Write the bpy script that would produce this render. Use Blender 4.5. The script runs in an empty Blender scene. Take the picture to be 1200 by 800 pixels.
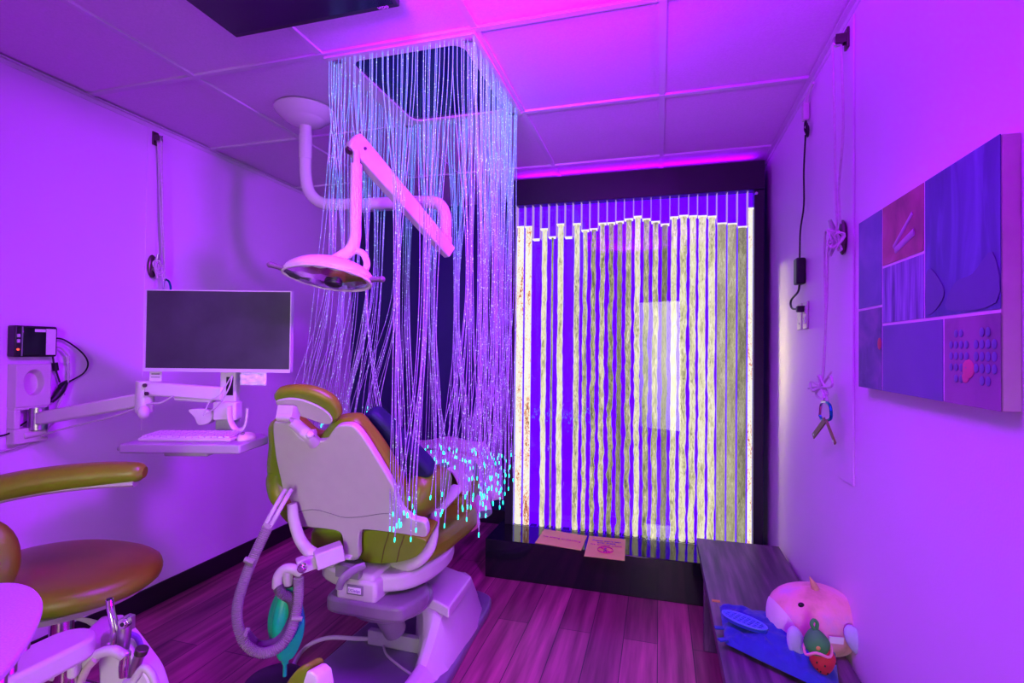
import bpy, math, random
from mathutils import Vector, Matrix, noise
random.seed(7)
V = Vector
scene = bpy.context.scene
COL = scene.collection
PI = math.pi

# ------------------------------------------------------------------ camera
CAM_H = 1.32
FPX = 605.0
YAW, PITCH, ROLL = math.radians(15.95), math.radians(0.85), math.radians(0.626)
CAM_POS = V((0, 0, CAM_H))
FW = V((-math.sin(YAW) * math.cos(PITCH), math.cos(YAW) * math.cos(PITCH), math.sin(PITCH)))
RT0 = V((math.cos(YAW), math.sin(YAW), 0))
UP0 = RT0.cross(FW)
RT = RT0 * math.cos(ROLL) + UP0 * math.sin(ROLL)
UP = UP0 * math.cos(ROLL) - RT0 * math.sin(ROLL)
cd = bpy.data.cameras.new('camera')
cd.sensor_width = 36
cd.lens = 36 * FPX / 1200
cd.clip_start = 0.05
cam = bpy.data.objects.new('camera', cd)
COL.objects.link(cam)
m3 = Matrix((RT, UP, -FW)).transposed()
cam.matrix_world = Matrix.Translation(CAM_POS) @ m3.to_4x4()
scene.camera = cam


def ray(px, py):
    return FW * FPX + RT * (px - 600) + UP * (400 - py)


def atX(px, py, v):
    d = ray(px, py); return CAM_POS + d * (v / d.x)


def atY(px, py, v):
    d = ray(px, py); return CAM_POS + d * (v / d.y)


def atZ(px, py, v):
    d = ray(px, py); return CAM_POS + d * ((v - CAM_H) / d.z)


def atF(px, py, v):
    return CAM_POS + ray(px, py) * (v / FPX)


def onplane(px, py, p0, n):
    d = ray(px, py)
    return CAM_POS + d * ((p0 - CAM_POS).dot(n) / d.dot(n))


# ------------------------------------------------------------------ materials
def mat(name, col, rough=0.5, metal=0.0, var=0.06, scale=18.0, bump=0.0, bscale=80.0, coat=0.0,
        emit=None, estr=0.0, spec=0.5, sheen=0.0, trans=0.0):
    m = bpy.data.materials.new(name)
    m.use_nodes = True
    nt = m.node_tree
    b = nt.nodes['Principled BSDF']
    b.inputs['Roughness'].default_value = rough
    b.inputs['Metallic'].default_value = metal
    b.inputs['Specular IOR Level'].default_value = spec
    b.inputs['Coat Weight'].default_value = coat
    b.inputs['Sheen Weight'].default_value = sheen
    b.inputs['Transmission Weight'].default_value = trans
    tc = nt.nodes.new('ShaderNodeTexCoord')
    nz = nt.nodes.new('ShaderNodeTexNoise')
    nz.inputs['Scale'].default_value = scale
    nz.inputs['Detail'].default_value = 4
    nt.links.new(tc.outputs['Object'], nz.inputs['Vector'])
    mr = nt.nodes.new('ShaderNodeMapRange')
    mr.inputs['From Min'].default_value = 0.25
    mr.inputs['From Max'].default_value = 0.75
    mr.inputs['To Min'].default_value = 1 - var
    mr.inputs['To Max'].default_value = 1 + var
    nt.links.new(nz.outputs['Fac'], mr.inputs['Value'])
    mul = nt.nodes.new('ShaderNodeVectorMath')
    mul.operation = 'SCALE'
    mul.inputs[0].default_value = col[:3]
    nt.links.new(mr.outputs['Result'], mul.inputs['Scale'])
    nt.links.new(mul.outputs['Vector'], b.inputs['Base Color'])
    if bump > 0:
        n2 = nt.nodes.new('ShaderNodeTexNoise')
        n2.inputs['Scale'].default_value = bscale
        n2.inputs['Detail'].default_value = 3
        nt.links.new(tc.outputs['Object'], n2.inputs['Vector'])
        bp = nt.nodes.new('ShaderNodeBump')
        bp.inputs['Strength'].default_value = bump
        bp.inputs['Distance'].default_value = 0.004
        nt.links.new(n2.outputs['Fac'], bp.inputs['Height'])
        nt.links.new(bp.outputs['Normal'], b.inputs['Normal'])
    if emit:
        b.inputs['Emission Color'].default_value = (*emit, 1)
        b.inputs['Emission Strength'].default_value = estr
    return m


def ramp(nt, stops):
    r = nt.nodes.new('ShaderNodeValToRGB')
    els = r.color_ramp.elements
    els[0].position, els[0].color = stops[0][0], (*stops[0][1], 1)
    els[1].position, els[1].color = stops[-1][0], (*stops[-1][1], 1)
    for p, c in stops[1:-1]:
        e = els.new(p); e.color = (*c, 1)
    return r


def mapped(nt, sc=(1, 1, 1), rot=(0, 0, 0), src='Object'):
    tc = nt.nodes.new('ShaderNodeTexCoord')
    mp = nt.nodes.new('ShaderNodeMapping')
    mp.inputs['Scale'].default_value = sc
    mp.inputs['Rotation'].default_value = rot
    nt.links.new(tc.outputs[src], mp.inputs['Vector'])
    return mp


def wood_floor_mat():
    m = mat('plank_floor', (0.3, 0.15, 0.12), 0.42)
    nt = m.node_tree; b = nt.nodes['Principled BSDF']
    mp = mapped(nt, (1, 1, 1), (0, 0, PI / 2))
    br = nt.nodes.new('ShaderNodeTexBrick')
    br.inputs['Color1'].default_value = (0.52, 0.13, 0.22, 1)
    br.inputs['Color2'].default_value = (0.26, 0.06, 0.11, 1)
    br.inputs['Mortar'].default_value = (0.05, 0.03, 0.03, 1)
    br.inputs['Scale'].default_value = 1
    br.inputs['Mortar Size'].default_value = 0.0018
    br.inputs['Brick Width'].default_value = 1.22
    br.inputs['Row Height'].default_value = 0.15
    br.inputs['Bias'].default_value = -0.1
    nt.links.new(mp.outputs[0], br.inputs['Vector'])
    mp2 = mapped(nt, (26, 1.6, 1))
    nz = nt.nodes.new('ShaderNodeTexNoise')
    nz.inputs['Scale'].default_value = 1.0; nz.inputs['Detail'].default_value = 6
    nt.links.new(mp2.outputs[0], nz.inputs['Vector'])
    r = ramp(nt, [(0.3, (0.45, 0.42, 0.42)), (0.7, (1.35, 1.3, 1.3))])
    nt.links.new(nz.outputs['Fac'], r.inputs['Fac'])
    mx = nt.nodes.new('ShaderNodeMix'); mx.data_type = 'RGBA'; mx.blend_type = 'MULTIPLY'
    mx.inputs['Factor'].default_value = 1
    nt.links.new(br.outputs['Color'], mx.inputs['A']); nt.links.new(r.outputs['Color'], mx.inputs['B'])
    nt.links.new(mx.outputs['Result'], b.inputs['Base Color'])
    return m


def bench_wood_mat():
    m = mat('bench_wood', (0.1, 0.07, 0.08), 0.4)
    nt = m.node_tree; b = nt.nodes['Principled BSDF']
    mp2 = mapped(nt, (30, 2.2, 6))
    nz = nt.nodes.new('ShaderNodeTexNoise')
    nz.inputs['Scale'].default_value = 1.3; nz.inputs['Detail'].default_value = 6
    nt.links.new(mp2.outputs[0], nz.inputs['Vector'])
    r = ramp(nt, [(0.3, (0.05, 0.028, 0.06)), (0.5, (0.11, 0.055, 0.11)), (0.72, (0.22, 0.11, 0.2))])
    nt.links.new(nz.outputs['Fac'], r.inputs['Fac'])
    nt.links.new(r.outputs['Color'], b.inputs['Base Color'])
    return m


def bubble_mat(name, stops, strength, sc=(95, 95, 22), det=5):
    """backlit rising bubbles: glowing, mottled water column"""
    m = bpy.data.materials.new(name); m.use_nodes = True
    nt = m.node_tree; nt.nodes.clear()
    out = nt.nodes.new('ShaderNodeOutputMaterial')
    em = nt.nodes.new('ShaderNodeEmission')
    mp = mapped(nt, sc)
    nz = nt.nodes.new('ShaderNodeTexNoise')
    nz.inputs['Scale'].default_value = 1; nz.inputs['Detail'].default_value = det
    nz.inputs['Roughness'].default_value = 0.65
    nz.inputs['Distortion'].default_value = 1.2
    nt.links.new(mp.outputs[0], nz.inputs['Vector'])
    mp2 = mapped(nt, (30, 30, 5))
    n2 = nt.nodes.new('ShaderNodeTexNoise')
    n2.inputs['Scale'].default_value = 1; n2.inputs['Detail'].default_value = 3
    nt.links.new(mp2.outputs[0], n2.inputs['Vector'])
    oi = nt.nodes.new('ShaderNodeObjectInfo')
    a = nt.nodes.new('ShaderNodeMath'); a.operation = 'MULTIPLY_ADD'
    a.inputs[1].default_value = 0.6
    nt.links.new(n2.outputs['Fac'], a.inputs[0]); nt.links.new(nz.outputs['Fac'], a.inputs[2])
    a2 = nt.nodes.new('ShaderNodeMath'); a2.operation = 'MULTIPLY_ADD'
    a2.inputs[1].default_value = 0.12
    nt.links.new(oi.outputs['Random'], a2.inputs[0]); nt.links.new(a.outputs[0], a2.inputs[2])
    s = nt.nodes.new('ShaderNodeMath'); s.operation = 'SUBTRACT'; s.inputs[1].default_value = 0.36
    nt.links.new(a2.outputs[0], s.inputs[0])
    r = ramp(nt, stops)
    nt.links.new(s.outputs[0], r.inputs['Fac'])
    nt.links.new(r.outputs['Color'], em.inputs['Color'])
    em.inputs['Strength'].default_value = strength
    nt.links.new(em.outputs[0], out.inputs['Surface'])
    return m


def emis(name, col, s):
    m = bpy.data.materials.new(name); m.use_nodes = True
    nt = m.node_tree; nt.nodes.clear()
    out = nt.nodes.new('ShaderNodeOutputMaterial')
    em = nt.nodes.new('ShaderNodeEmission')
    em.inputs['Color'].default_value = (*col, 1); em.inputs['Strength'].default_value = s
    nt.links.new(em.outputs[0], out.inputs['Surface'])
    return m


def pane_mat():
    m = bpy.data.materials.new('clear_pane'); m.use_nodes = True
    nt = m.node_tree; nt.nodes.clear()
    out = nt.nodes.new('ShaderNodeOutputMaterial')
    t = nt.nodes.new('ShaderNodeBsdfTransparent')
    g = nt.nodes.new('ShaderNodeBsdfGlossy'); g.inputs['Roughness'].default_value = 0.02
    fr = nt.nodes.new('ShaderNodeFresnel'); fr.inputs['IOR'].default_value = 1.49
    mx = nt.nodes.new('ShaderNodeMixShader')
    nt.links.new(fr.outputs[0], mx.inputs[0]); nt.links.new(t.outputs[0], mx.inputs[1]); nt.links.new(g.outputs[0], mx.inputs[2])
    nt.links.new(mx.outputs[0], out.inputs['Surface'])
    return m


def strand_mat():
    """side-glowing fibre: plastic with light escaping, strongest near the light engine in the ceiling, plus purple room light painted in below"""
    m = mat('fibre_strand', (0.26, 0.16, 0.42), 0.3, var=0.02)
    nt = m.node_tree; b = nt.nodes['Principled BSDF']
    tc = nt.nodes.new('ShaderNodeTexCoord')
    sep = nt.nodes.new('ShaderNodeSeparateXYZ')
    nt.links.new(tc.outputs['Object'], sep.inputs[0])
    mr = nt.nodes.new('ShaderNodeMapRange')
    mr.inputs['From Min'].default_value = -1.25; mr.inputs['From Max'].default_value = -0.15
    nt.links.new(sep.outputs['Z'], mr.inputs['Value'])
    r = ramp(nt, [(0.0, (0.13, 0.03, 0.26)), (0.45, (0.10, 0.06, 0.36)), (0.75, (0.05, 0.22, 0.62)), (1.0, (0.04, 0.34, 0.72))])  # violet low end stands in for purple room light on the strands
    nt.links.new(mr.outputs[0], r.inputs['Fac'])
    vz = nt.nodes.new('ShaderNodeTexNoise')
    vz.inputs['Scale'].default_value = 150; vz.inputs['Detail'].default_value = 1
    nt.links.new(tc.outputs['Object'], vz.inputs['Vector'])
    r2 = ramp(nt, [(0.63, (0, 0, 0)), (0.70, (0.6, 1.0, 1.0))])
    nt.links.new(vz.outputs['Fac'], r2.inputs['Fac'])
    ad = nt.nodes.new('ShaderNodeMix'); ad.data_type = 'RGBA'; ad.blend_type = 'ADD'
    ad.inputs['Factor'].default_value = 1
    nt.links.new(r.outputs['Color'], ad.inputs['A']); nt.links.new(r2.outputs['Color'], ad.inputs['B'])
    nt.links.new(ad.outputs['Result'], b.inputs['Emission Color'])
    b.inputs['Emission Strength'].default_value = 0.9
    return m


def canvas_mat(name, cols, sc, rot=(0, 0, 0)):
    m = mat(name, (0.3, 0.3, 0.4), 0.6)
    nt = m.node_tree; b = nt.nodes['Principled BSDF']
    mp = mapped(nt, sc, rot)
    nz = nt.nodes.new('ShaderNodeTexNoise')
    nz.inputs['Scale'].default_value = 1; nz.inputs['Detail'].default_value = 5; nz.inputs['Distortion'].default_value = 0.6
    nt.links.new(mp.outputs[0], nz.inputs['Vector'])
    n = len(cols)
    r = ramp(nt, [(0.28 + 0.44 * i / (n - 1), c) for i, c in enumerate(cols)])
    nt.links.new(nz.outputs['Fac'], r.inputs['Fac'])
    nt.links.new(r.outputs['Color'], b.inputs['Base Color'])
    return m


M = dict(
    wall=mat('purple_cast_wall_paint', (0.82, 0.64, 0.86), 0.6, var=0.015, scale=3, bump=0.12, bscale=160),  # white paint with purple light mixed into its colour as a lavender tint
    navy=mat('navy_wall_paint', (0.015, 0.02, 0.10), 0.6, var=0.03),
    tile=mat('ceiling_tile', (0.80, 0.65, 0.82), 0.85, var=0.05, scale=120, bump=0.35, bscale=220),  # pale tile, lavender tint deepens the purple light falling on it
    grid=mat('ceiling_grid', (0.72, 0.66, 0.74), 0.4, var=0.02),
    floor=wood_floor_mat(),
    black=mat('black_plastic', (0.012, 0.012, 0.016), 0.35, var=0.1),
    blackgloss=mat('black_gloss', (0.010, 0.010, 0.014), 0.08, var=0.05),
    header=mat('black_laminate', (0.020, 0.016, 0.026), 0.32, var=0.05),
    baseb=mat('black_vinyl_base', (0.012, 0.011, 0.015), 0.4, var=0.1),
    white=mat('white_plastic', (0.64, 0.64, 0.58), 0.32, var=0.02),
    enamel=mat('white_enamel', (0.70, 0.71, 0.64), 0.2, var=0.02),
    shell=mat('chair_shell', (0.52, 0.53, 0.45), 0.38, var=0.03),
    greyp=mat('grey_plastic', (0.20, 0.20, 0.19), 0.3, var=0.05),
    lgrey=mat('light_grey_plastic', (0.40, 0.41, 0.39), 0.35, var=0.04),
    olive=mat('olive_vinyl', (0.185, 0.31, 0.005), 0.36, var=0.06, bump=0.1, bscale=420),
    seam=mat('olive_seam', (0.12, 0.11, 0.01), 0.6),
    chrome=mat('chrome', (0.8, 0.78, 0.8), 0.14, 1.0, var=0.02),
    steel=mat('brushed_steel', (0.6, 0.58, 0.6), 0.3, 1.0, var=0.06),
    hose=mat('grey_hose', (0.29, 0.28, 0.25), 0.4, var=0.05),
    hosed=mat('dark_hose', (0.16, 0.13, 0.15), 0.4, var=0.05),
    tubing=mat('pale_tubing', (0.55, 0.52, 0.52), 0.4, var=0.04),
    teal=mat('teal_rubber', (0.0, 0.60, 0.22), 0.42, var=0.08),
    screen=mat('screen_matte', (0.045, 0.05, 0.055), 0.45, var=0.3, scale=7),
    tvscreen=mat('tv_screen', (0.004, 0.003, 0.02), 0.15, var=0.1),
    alu=mat('painted_aluminium', (0.62, 0.60, 0.64), 0.35, var=0.03),
    key=mat('key_cap', (0.66, 0.62, 0.62), 0.5, var=0.02),
    paper=mat('pale_paper', (0.75, 0.74, 0.72), 0.6, var=0.05),
    card=mat('cream_card', (0.85, 0.88, 0.14), 0.5, var=0.03),
    ink=mat('purple_ink', (0.22, 0.02, 0.38), 0.6),
    inkp=mat('magenta_ink', (0.65, 0.02, 0.30), 0.6),
    rope=mat('white_cord', (0.68, 0.62, 0.66), 0.8, var=0.1, scale=90),
    bronze=mat('dark_bronze', (0.13, 0.10, 0.10), 0.35, 0.8),
    tealmetal=mat('teal_anodised', (0.0, 0.30, 0.36), 0.25, 0.8),
    brass=mat('olive_tag', (0.22, 0.18, 0.06), 0.5),
    bench=bench_wood_mat(),
    bluefab=mat('blue_fabric', (0.012, 0.04, 0.34), 0.75, var=0.15, scale=30, bump=0.3, bscale=90, sheen=0.2),
    bluesil=mat('blue_silicone', (0.02, 0.06, 0.45), 0.4),
    bluepale=mat('pale_blue_silicone', (0.12, 0.25, 0.75), 0.4),
    pinkfur=mat('pink_plush', (0.82, 0.30, 0.40), 0.9, var=0.12, scale=14, bump=0.5, bscale=120, sheen=0.4),
    bellyfur=mat('pale_plush', (0.80, 0.64, 0.66), 0.9, var=0.08, scale=14, bump=0.5, bscale=120, sheen=0.4),
    finfur=mat('lavender_plush', (0.48, 0.46, 0.72), 0.9, var=0.08, bump=0.5, bscale=120, sheen=0.3),
    horn=mat('golden_horn', (0.55, 0.36, 0.16), 0.5, var=0.2, scale=60),
    red=mat('red_felt', (0.62, 0.03, 0.05), 0.7, var=0.1, bump=0.2),
    green=mat('green_felt', (0.05, 0.36, 0.07), 0.7, var=0.15, bump=0.2),
    pinkfelt=mat('pink_felt', (0.8, 0.3, 0.4), 0.7),
    gold=mat('gold_felt', (0.6, 0.38, 0.08), 0.6),
    canvasside=mat('canvas_edge', (0.62, 0.55, 0.50), 0.8, bump=0.2),
    canvasline=mat('canvas_white', (0.75, 0.62, 0.75), 0.7),
    pane=pane_mat(),
    strand=strand_mat(),
    tip=emis('fibre_tip_glow', (0.02, 0.85, 0.70), 3.5),
    plate=emis('purple_backlight', (0.085, 0.0, 1.0), 2.0),
    divider=emis('lit_acrylic_edge', (0.62, 0.34, 0.95), 0.8),
    level=emis('lit_water_line', (1.0, 0.92, 0.85), 1.1),
    led=emis('red_led', (1, 0.05, 0.03), 4),
    bub_bright=bubble_mat('bubbles_bright', [(0.26, (0.22, 0.22, 0.10)), (0.39, (0.56, 0.52, 0.30)), (0.51, (0.86, 0.79, 0.50)), (0.66, (1, 0.96, 0.78))], .98),
    bub_mid=bubble_mat('bubbles_mid', [(0.28, (0.12, 0.14, 0.06)), (0.42, (0.34, 0.34, 0.16)), (0.56, (0.60, 0.55, 0.32)), (0.69, (.95, 0.88, 0.62))], 0.92),
    bub_dim=bubble_mat('bubbles_dim', [(0.16, (0.12, 0.12, 0.07)), (0.36, (0.20, 0.19, 0.10)), (0.55, (0.36, 0.34, 0.20)), (0.72, (0.6, 0.56, 0.40))], 0.8, (150, 150, 30)),
    bub_fine=bubble_mat('bubbles_fine', [(0.16, (0.28, 0.25, 0.14)), (0.36, (0.40, 0.36, 0.21)), (0.55, (0.62, 0.57, 0.36)), (0.72, (.9, 0.85, 0.65))], 0.85, (170, 170, 30)),
    bub_red=bubble_mat('bubbles_edge', [(0.26, (0.14, 0.12, 0.06)), (0.33, (0.75, 0.13, 0.04)), (0.385, (0.95, 0.55, 0.32)), (0.43, (1, 0.93, 0.76)), (0.7, (1, 1, 0.92))], 1.05, (110, 110, 45)),
    cloth=None,
)


def quilt_mat():
    m = mat('crochet_blanket', (0.6, 0.6, 0.55), 0.9, bump=0.6, bscale=150, sheen=0.3)
    nt = m.node_tree; b = nt.nodes['Principled BSDF']
    mp = mapped(nt, (9, 9, 9), (0.3, 0.5, 0.7))
    vo = nt.nodes.new('ShaderNodeTexVoronoi'); vo.inputs['Scale'].default_value = 1.4
    nt.links.new(mp.outputs[0], vo.inputs['Vector'])
    r = ramp(nt, [(0.0, (0.72, 0.62, 0.62)), (0.45, (0.7, 0.66, 0.6)), (0.55, (0.10, 0.38, 0.16)), (0.75, (0.75, 0.7, 0.65)), (0.9, (0.6, 0.16, 0.28))])
    r.color_ramp.interpolation = 'CONSTANT'
    sep = nt.nodes.new('ShaderNodeSeparateColor')
    nt.links.new(vo.outputs['Color'], sep.inputs[0]); nt.links.new(sep.outputs[0], r.inputs['Fac'])
    nt.links.new(r.outputs['Color'], b.inputs['Base Color'])
    return m


M['cloth'] = quilt_mat()


# ------------------------------------------------------------------ mesh tools
def catmull(pts, n=6, closed=False):
    pts = [V(p) for p in pts]
    N = len(pts); out = []
    rng = range(N) if closed else range(N - 1)
    for i in rng:
        if closed:
            p0, p1, p2, p3 = pts[(i - 1) % N], pts[i], pts[(i + 1) % N], pts[(i + 2) % N]
        else:
            p1, p2 = pts[i], pts[i + 1]
            p0 = pts[i - 1] if i > 0 else p1 * 2 - p2
            p3 = pts[i + 2] if i + 2 < N else p2 * 2 - p1
        for k in range(n):
            t = k / n
            out.append(0.5 * ((2 * p1) + (p2 - p0) * t + (2 * p0 - 5 * p1 + 4 * p2 - p3) * t * t + (3 * p1 - p0 - 3 * p2 + p3) * t ** 3))
    if not closed:
        out.append(pts[-1])
    return out


class MB:
    def __init__(s):
        s.v = []; s.f = []

    def add(s, vs, fs):
        o = len(s.v)
        s.v += [V(p) for p in vs]
        s.f += [tuple(i + o for i in f) for f in fs]
        return s

    def box(s, c, size, rot=None):
        c = V(c); vs = []
        for x in (-1, 1):
            for y in (-1, 1):
                for z in (-1, 1):
                    p = V((x * size[0] / 2, y * size[1] / 2, z * size[2] / 2))
                    if rot: p = rot @ p
                    vs.append(c + p)
        return s.add(vs, [(0, 1, 3, 2), (4, 6, 7, 5), (0, 4, 5, 1), (2, 3, 7, 6), (0, 2, 6, 4), (1, 5, 7, 3)])

    def span(s, lo, hi):
        lo, hi = V(lo), V(hi)
        return s.box((lo + hi) / 2, hi - lo)

    def tube(s, pts, r, seg=10, smooth=0, closed=False, cap=True, flat=1.0):
        """sweep; r is a number or a list; flat squeezes the section on its second axis"""
        pts = [V(p) for p in pts]
        if smooth:
            if isinstance(r, (list, tuple)):
                rr = [V((q, 0, 0)) for q in r]
                r = [q.x for q in catmull(rr, smooth, closed)]
            pts = catmull(pts, smooth, closed)
        N = len(pts)
        if not isinstance(r, (list, tuple)): r = [r] * N
        T = []
        for i in range(N):
            a = pts[i - 1] if (i > 0 or closed) else pts[i]
            b = pts[(i + 1) % N] if (i < N - 1 or closed) else pts[i]
            t = b - a
            T.append(t.normalized() if t.length > 1e-9 else V((0, 0, 1)))
        ref = V((0, 0, 1)) if abs(T[0].z) < 0.9 else V((1, 0, 0))
        n = (ref - T[0] * ref.dot(T[0])).normalized()
        vs = []
        for i in range(N):
            n = (n - T[i] * n.dot(T[i]))
            n = n.normalized() if n.length > 1e-6 else T[i].orthogonal().normalized()
            bb = T[i].cross(n)
            for k in range(seg):
                a = 2 * PI * k / seg
                vs.append(pts[i] + (n * math.cos(a) + bb * math.sin(a) * flat) * r[i])
        fs = []
        M_ = N if closed else N - 1
        for i in range(M_):
            j = (i + 1) % N
            for k in range(seg):
                l = (k + 1) % seg
                fs.append((i * seg + k, i * seg + l, j * seg + l, j * seg + k))
        if cap and not closed:
            fs.append(tuple(range(seg - 1, -1, -1)))
            fs.append(tuple((N - 1) * seg + k for k in range(seg)))
        return s.add(vs, fs)

    def lathe(s, prof, c, axis=(0, 0, 1), seg=32):
        c = V(c); ax = V(axis).normalized()
        q = V((0, 0, 1)).rotation_difference(ax)
        vs = []; fs = []
        n = len(prof)
        for r, z in prof:
            for k in range(seg):
                a = 2 * PI * k / seg
                vs.append(c + q @ V((max(r, 1e-5) * math.cos(a), max(r, 1e-5) * math.sin(a), z)))
        for i in range(n - 1):
            for k in range(seg):
                l = (k + 1) % seg
                fs.append((i * seg + k, i * seg + l, (i + 1) * seg + l, (i + 1) * seg + k))
        fs.append(tuple(range(seg - 1, -1, -1)))
        fs.append(tuple((n - 1) * seg + k for k in range(seg)))
        return s.add(vs, fs)

    def ell(s, c, rad, rot=None, seg=24, rings=14, fn=None):
        c = V(c); vs = []; fs = []
        for i in range(rings + 1):
            th = PI * i / rings
            for k in range(seg):
                a = 2 * PI * k / seg
                p = V((math.sin(th) * math.cos(a), math.sin(th) * math.sin(a), math.cos(th)))
                if fn: p = fn(p)
                p = V((p.x * rad[0], p.y * rad[1], p.z * rad[2]))
                if rot: p = rot @ p
                vs.append(c + p)
        for i in range(rings):
            for k in range(seg):
                l = (k + 1) % seg
                fs.append((i * seg + k, (i + 1) * seg + k, (i + 1) * seg + l, i * seg + l))
        return s.add(vs, fs)

    def prism(s, outline, d):
        """closed 3-D outline (planar) pushed along d"""
        o = [V(p) for p in outline]; d = V(d); n = len(o)
        # orient so the first cap looks away from d
        nn = V((0, 0, 0))
        for i in range(n):
            nn += o[i].cross(o[(i + 1) % n])
        if nn.dot(d) > 0: o.reverse()
        vs = o + [p + d for p in o]
        fs = [tuple(range(n)), tuple(range(2 * n - 1, n - 1, -1))]
        for i in range(n):
            j = (i + 1) % n
            fs.append((j, i, i + n, j + n))
        return s.add(vs, fs)

    def grid(s, fn, nu, nv):
        vs = [fn(i / nu, j / nv) for i in range(nu + 1) for j in range(nv + 1)]
        fs = []
        for i in range(nu):
            for j in range(nv):
                a = i * (nv + 1) + j
                fs.append((a, a + 1, a + nv + 2, a + nv + 1))
        return s.add(vs, fs)


def origin_of(o):
    p = V((0, 0, 0))
    while o is not None:
        p += o.location
        o = o.parent
    return p


def build(name, mb, m, parent=None, bevel=0, seg=2, sub=0, solid=0, angle=38, label=None, loc=None):
    me = bpy.data.meshes.new(name)
    off = origin_of(parent) if parent else V(loc or (0, 0, 0))
    me.from_pydata([p - off for p in mb.v], [], mb.f)
    me.update()
    for p in me.polygons: p.use_smooth = True
    me.set_sharp_from_angle(angle=math.radians(angle))
    me.materials.append(m)
    o = bpy.data.objects.new(name, me)
    COL.objects.link(o)
    if parent: o.parent = parent
    elif loc: o.location = loc
    if solid:
        md = o.modifiers.new('solid', 'SOLIDIFY'); md.thickness = solid; md.offset = 0
    if bevel:
        md = o.modifiers.new('bevel', 'BEVEL'); md.width = bevel; md.segments = seg
        md.limit_method = 'ANGLE'; md.angle_limit = math.radians(35)
        md.use_clamp_overlap = True
    if sub:
        md = o.modifiers.new('sub', 'SUBSURF'); md.levels = sub; md.render_levels = sub
    if label: o['label'] = label
    return o


def thing(name, label, cat, loc, group=None):
    o = bpy.data.objects.new(name, None)
    COL.objects.link(o)
    o.location = loc; o.empty_display_size = 0.05
    o['label'] = label; o['category'] = cat
    if group: o['group'] = group
    return o


def tag(o, label, cat, group=None):
    o['label'] = label; o['category'] = cat
    if group: o['group'] = group
    return o


def struct(name, mb, m, **k):
    o = build(name, mb, m, **k)
    o['kind'] = 'structure'
    return o


def text_mesh(name, txt, size, m, parent, origin, right, up, ext=0.0006, align='CENTER'):
    cu = bpy.data.curves.new(name, 'FONT')
    cu.body = txt; cu.size = size; cu.extrude = ext
    cu.align_x = align; cu.align_y = 'CENTER'
    t = bpy.data.objects.new(name, cu)
    COL.objects.link(t)
    dg = bpy.context.evaluated_depsgraph_get()
    me = bpy.data.meshes.new_from_object(t.evaluated_get(dg))
    bpy.data.objects.remove(t)
    right = V(right).normalized(); up = V(up).normalized(); nn = right.cross(up)
    R_ = Matrix((right, up, nn)).transposed().to_4x4()
    off = origin_of(parent)
    me.transform(Matrix.Translation(V(origin) - off) @ R_)
    me.materials.clear(); me.materials.append(m)
    o = bpy.data.objects.new(name, me)
    COL.objects.link(o); o.parent = parent
    return o


def axes(right, up):
    r = V(right).normalized(); u = V(up); u = (u - r * u.dot(r)).normalized()
    return Matrix((r, u, r.cross(u))).transposed()


# ================================================================== the room
XL, XR, YB, YF, HC = -2.46, 0.592, 3.75, -1.6, 2.43
struct('floor', MB().span((XL - .1, YF - .6, -.1), (XR + .1, YB + .1, 0)), M['floor'])
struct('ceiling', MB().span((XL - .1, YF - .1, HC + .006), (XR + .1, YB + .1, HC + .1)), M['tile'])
g = MB()
for x in (-1.857, -1.245, -0.622, 0.004):
    g.span((x - .012, YF, HC - .002), (x + .012, YB, HC + .01))
for y in (-0.95, -0.29, 0.365, 1.02, 1.672, 2.325, 3.05):
    g.span((XL, y - .012, HC - .0035), (XR, y + .012, HC + .01))
struct('trim_1', g, M['grid'])
struct('trim_2', MB().span((XL, YF, HC - .022), (XL + .004, YB, HC)).span((XL, YF, HC - .004), (XL + .022, YB, HC)), M['grid'])
struct('trim_3', MB().span((XR - .004, YF, HC - .022), (XR, YB, HC)).span((XR - .022, YF, HC - .004), (XR, YB, HC)), M['grid'])
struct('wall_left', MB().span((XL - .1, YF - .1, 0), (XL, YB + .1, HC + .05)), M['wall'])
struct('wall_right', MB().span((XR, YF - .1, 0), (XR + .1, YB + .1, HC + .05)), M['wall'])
struct('wall_back', MB().span((XL, YB, 0), (XR, YB + .1, HC + .05)), M['navy'])
DX0, DX1 = -.33, .33
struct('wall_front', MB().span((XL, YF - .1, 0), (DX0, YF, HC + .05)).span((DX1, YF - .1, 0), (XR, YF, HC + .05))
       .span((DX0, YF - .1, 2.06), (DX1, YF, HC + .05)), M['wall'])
struct('baseboard_left', MB().span((XL, YF, 0), (XL + .012, YB, .105)), M['baseb'], bevel=.003)
struct('baseboard_right', MB().span((XR - .012, YF, 0), (XR, YB, .105)), M['baseb'], bevel=.003)
struct('baseboard_back', MB().span((XL, YB - .012, 0), (XR, YB, .105)), M['baseb'], bevel=.003)
# the two white mounting battens on the walls
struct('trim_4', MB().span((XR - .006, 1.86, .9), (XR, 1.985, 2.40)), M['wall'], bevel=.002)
struct('trim_5', MB().span((XL, 1.955, .9), (XL + .006, 2.01, 2.40)), M['wall'], bevel=.002)

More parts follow.
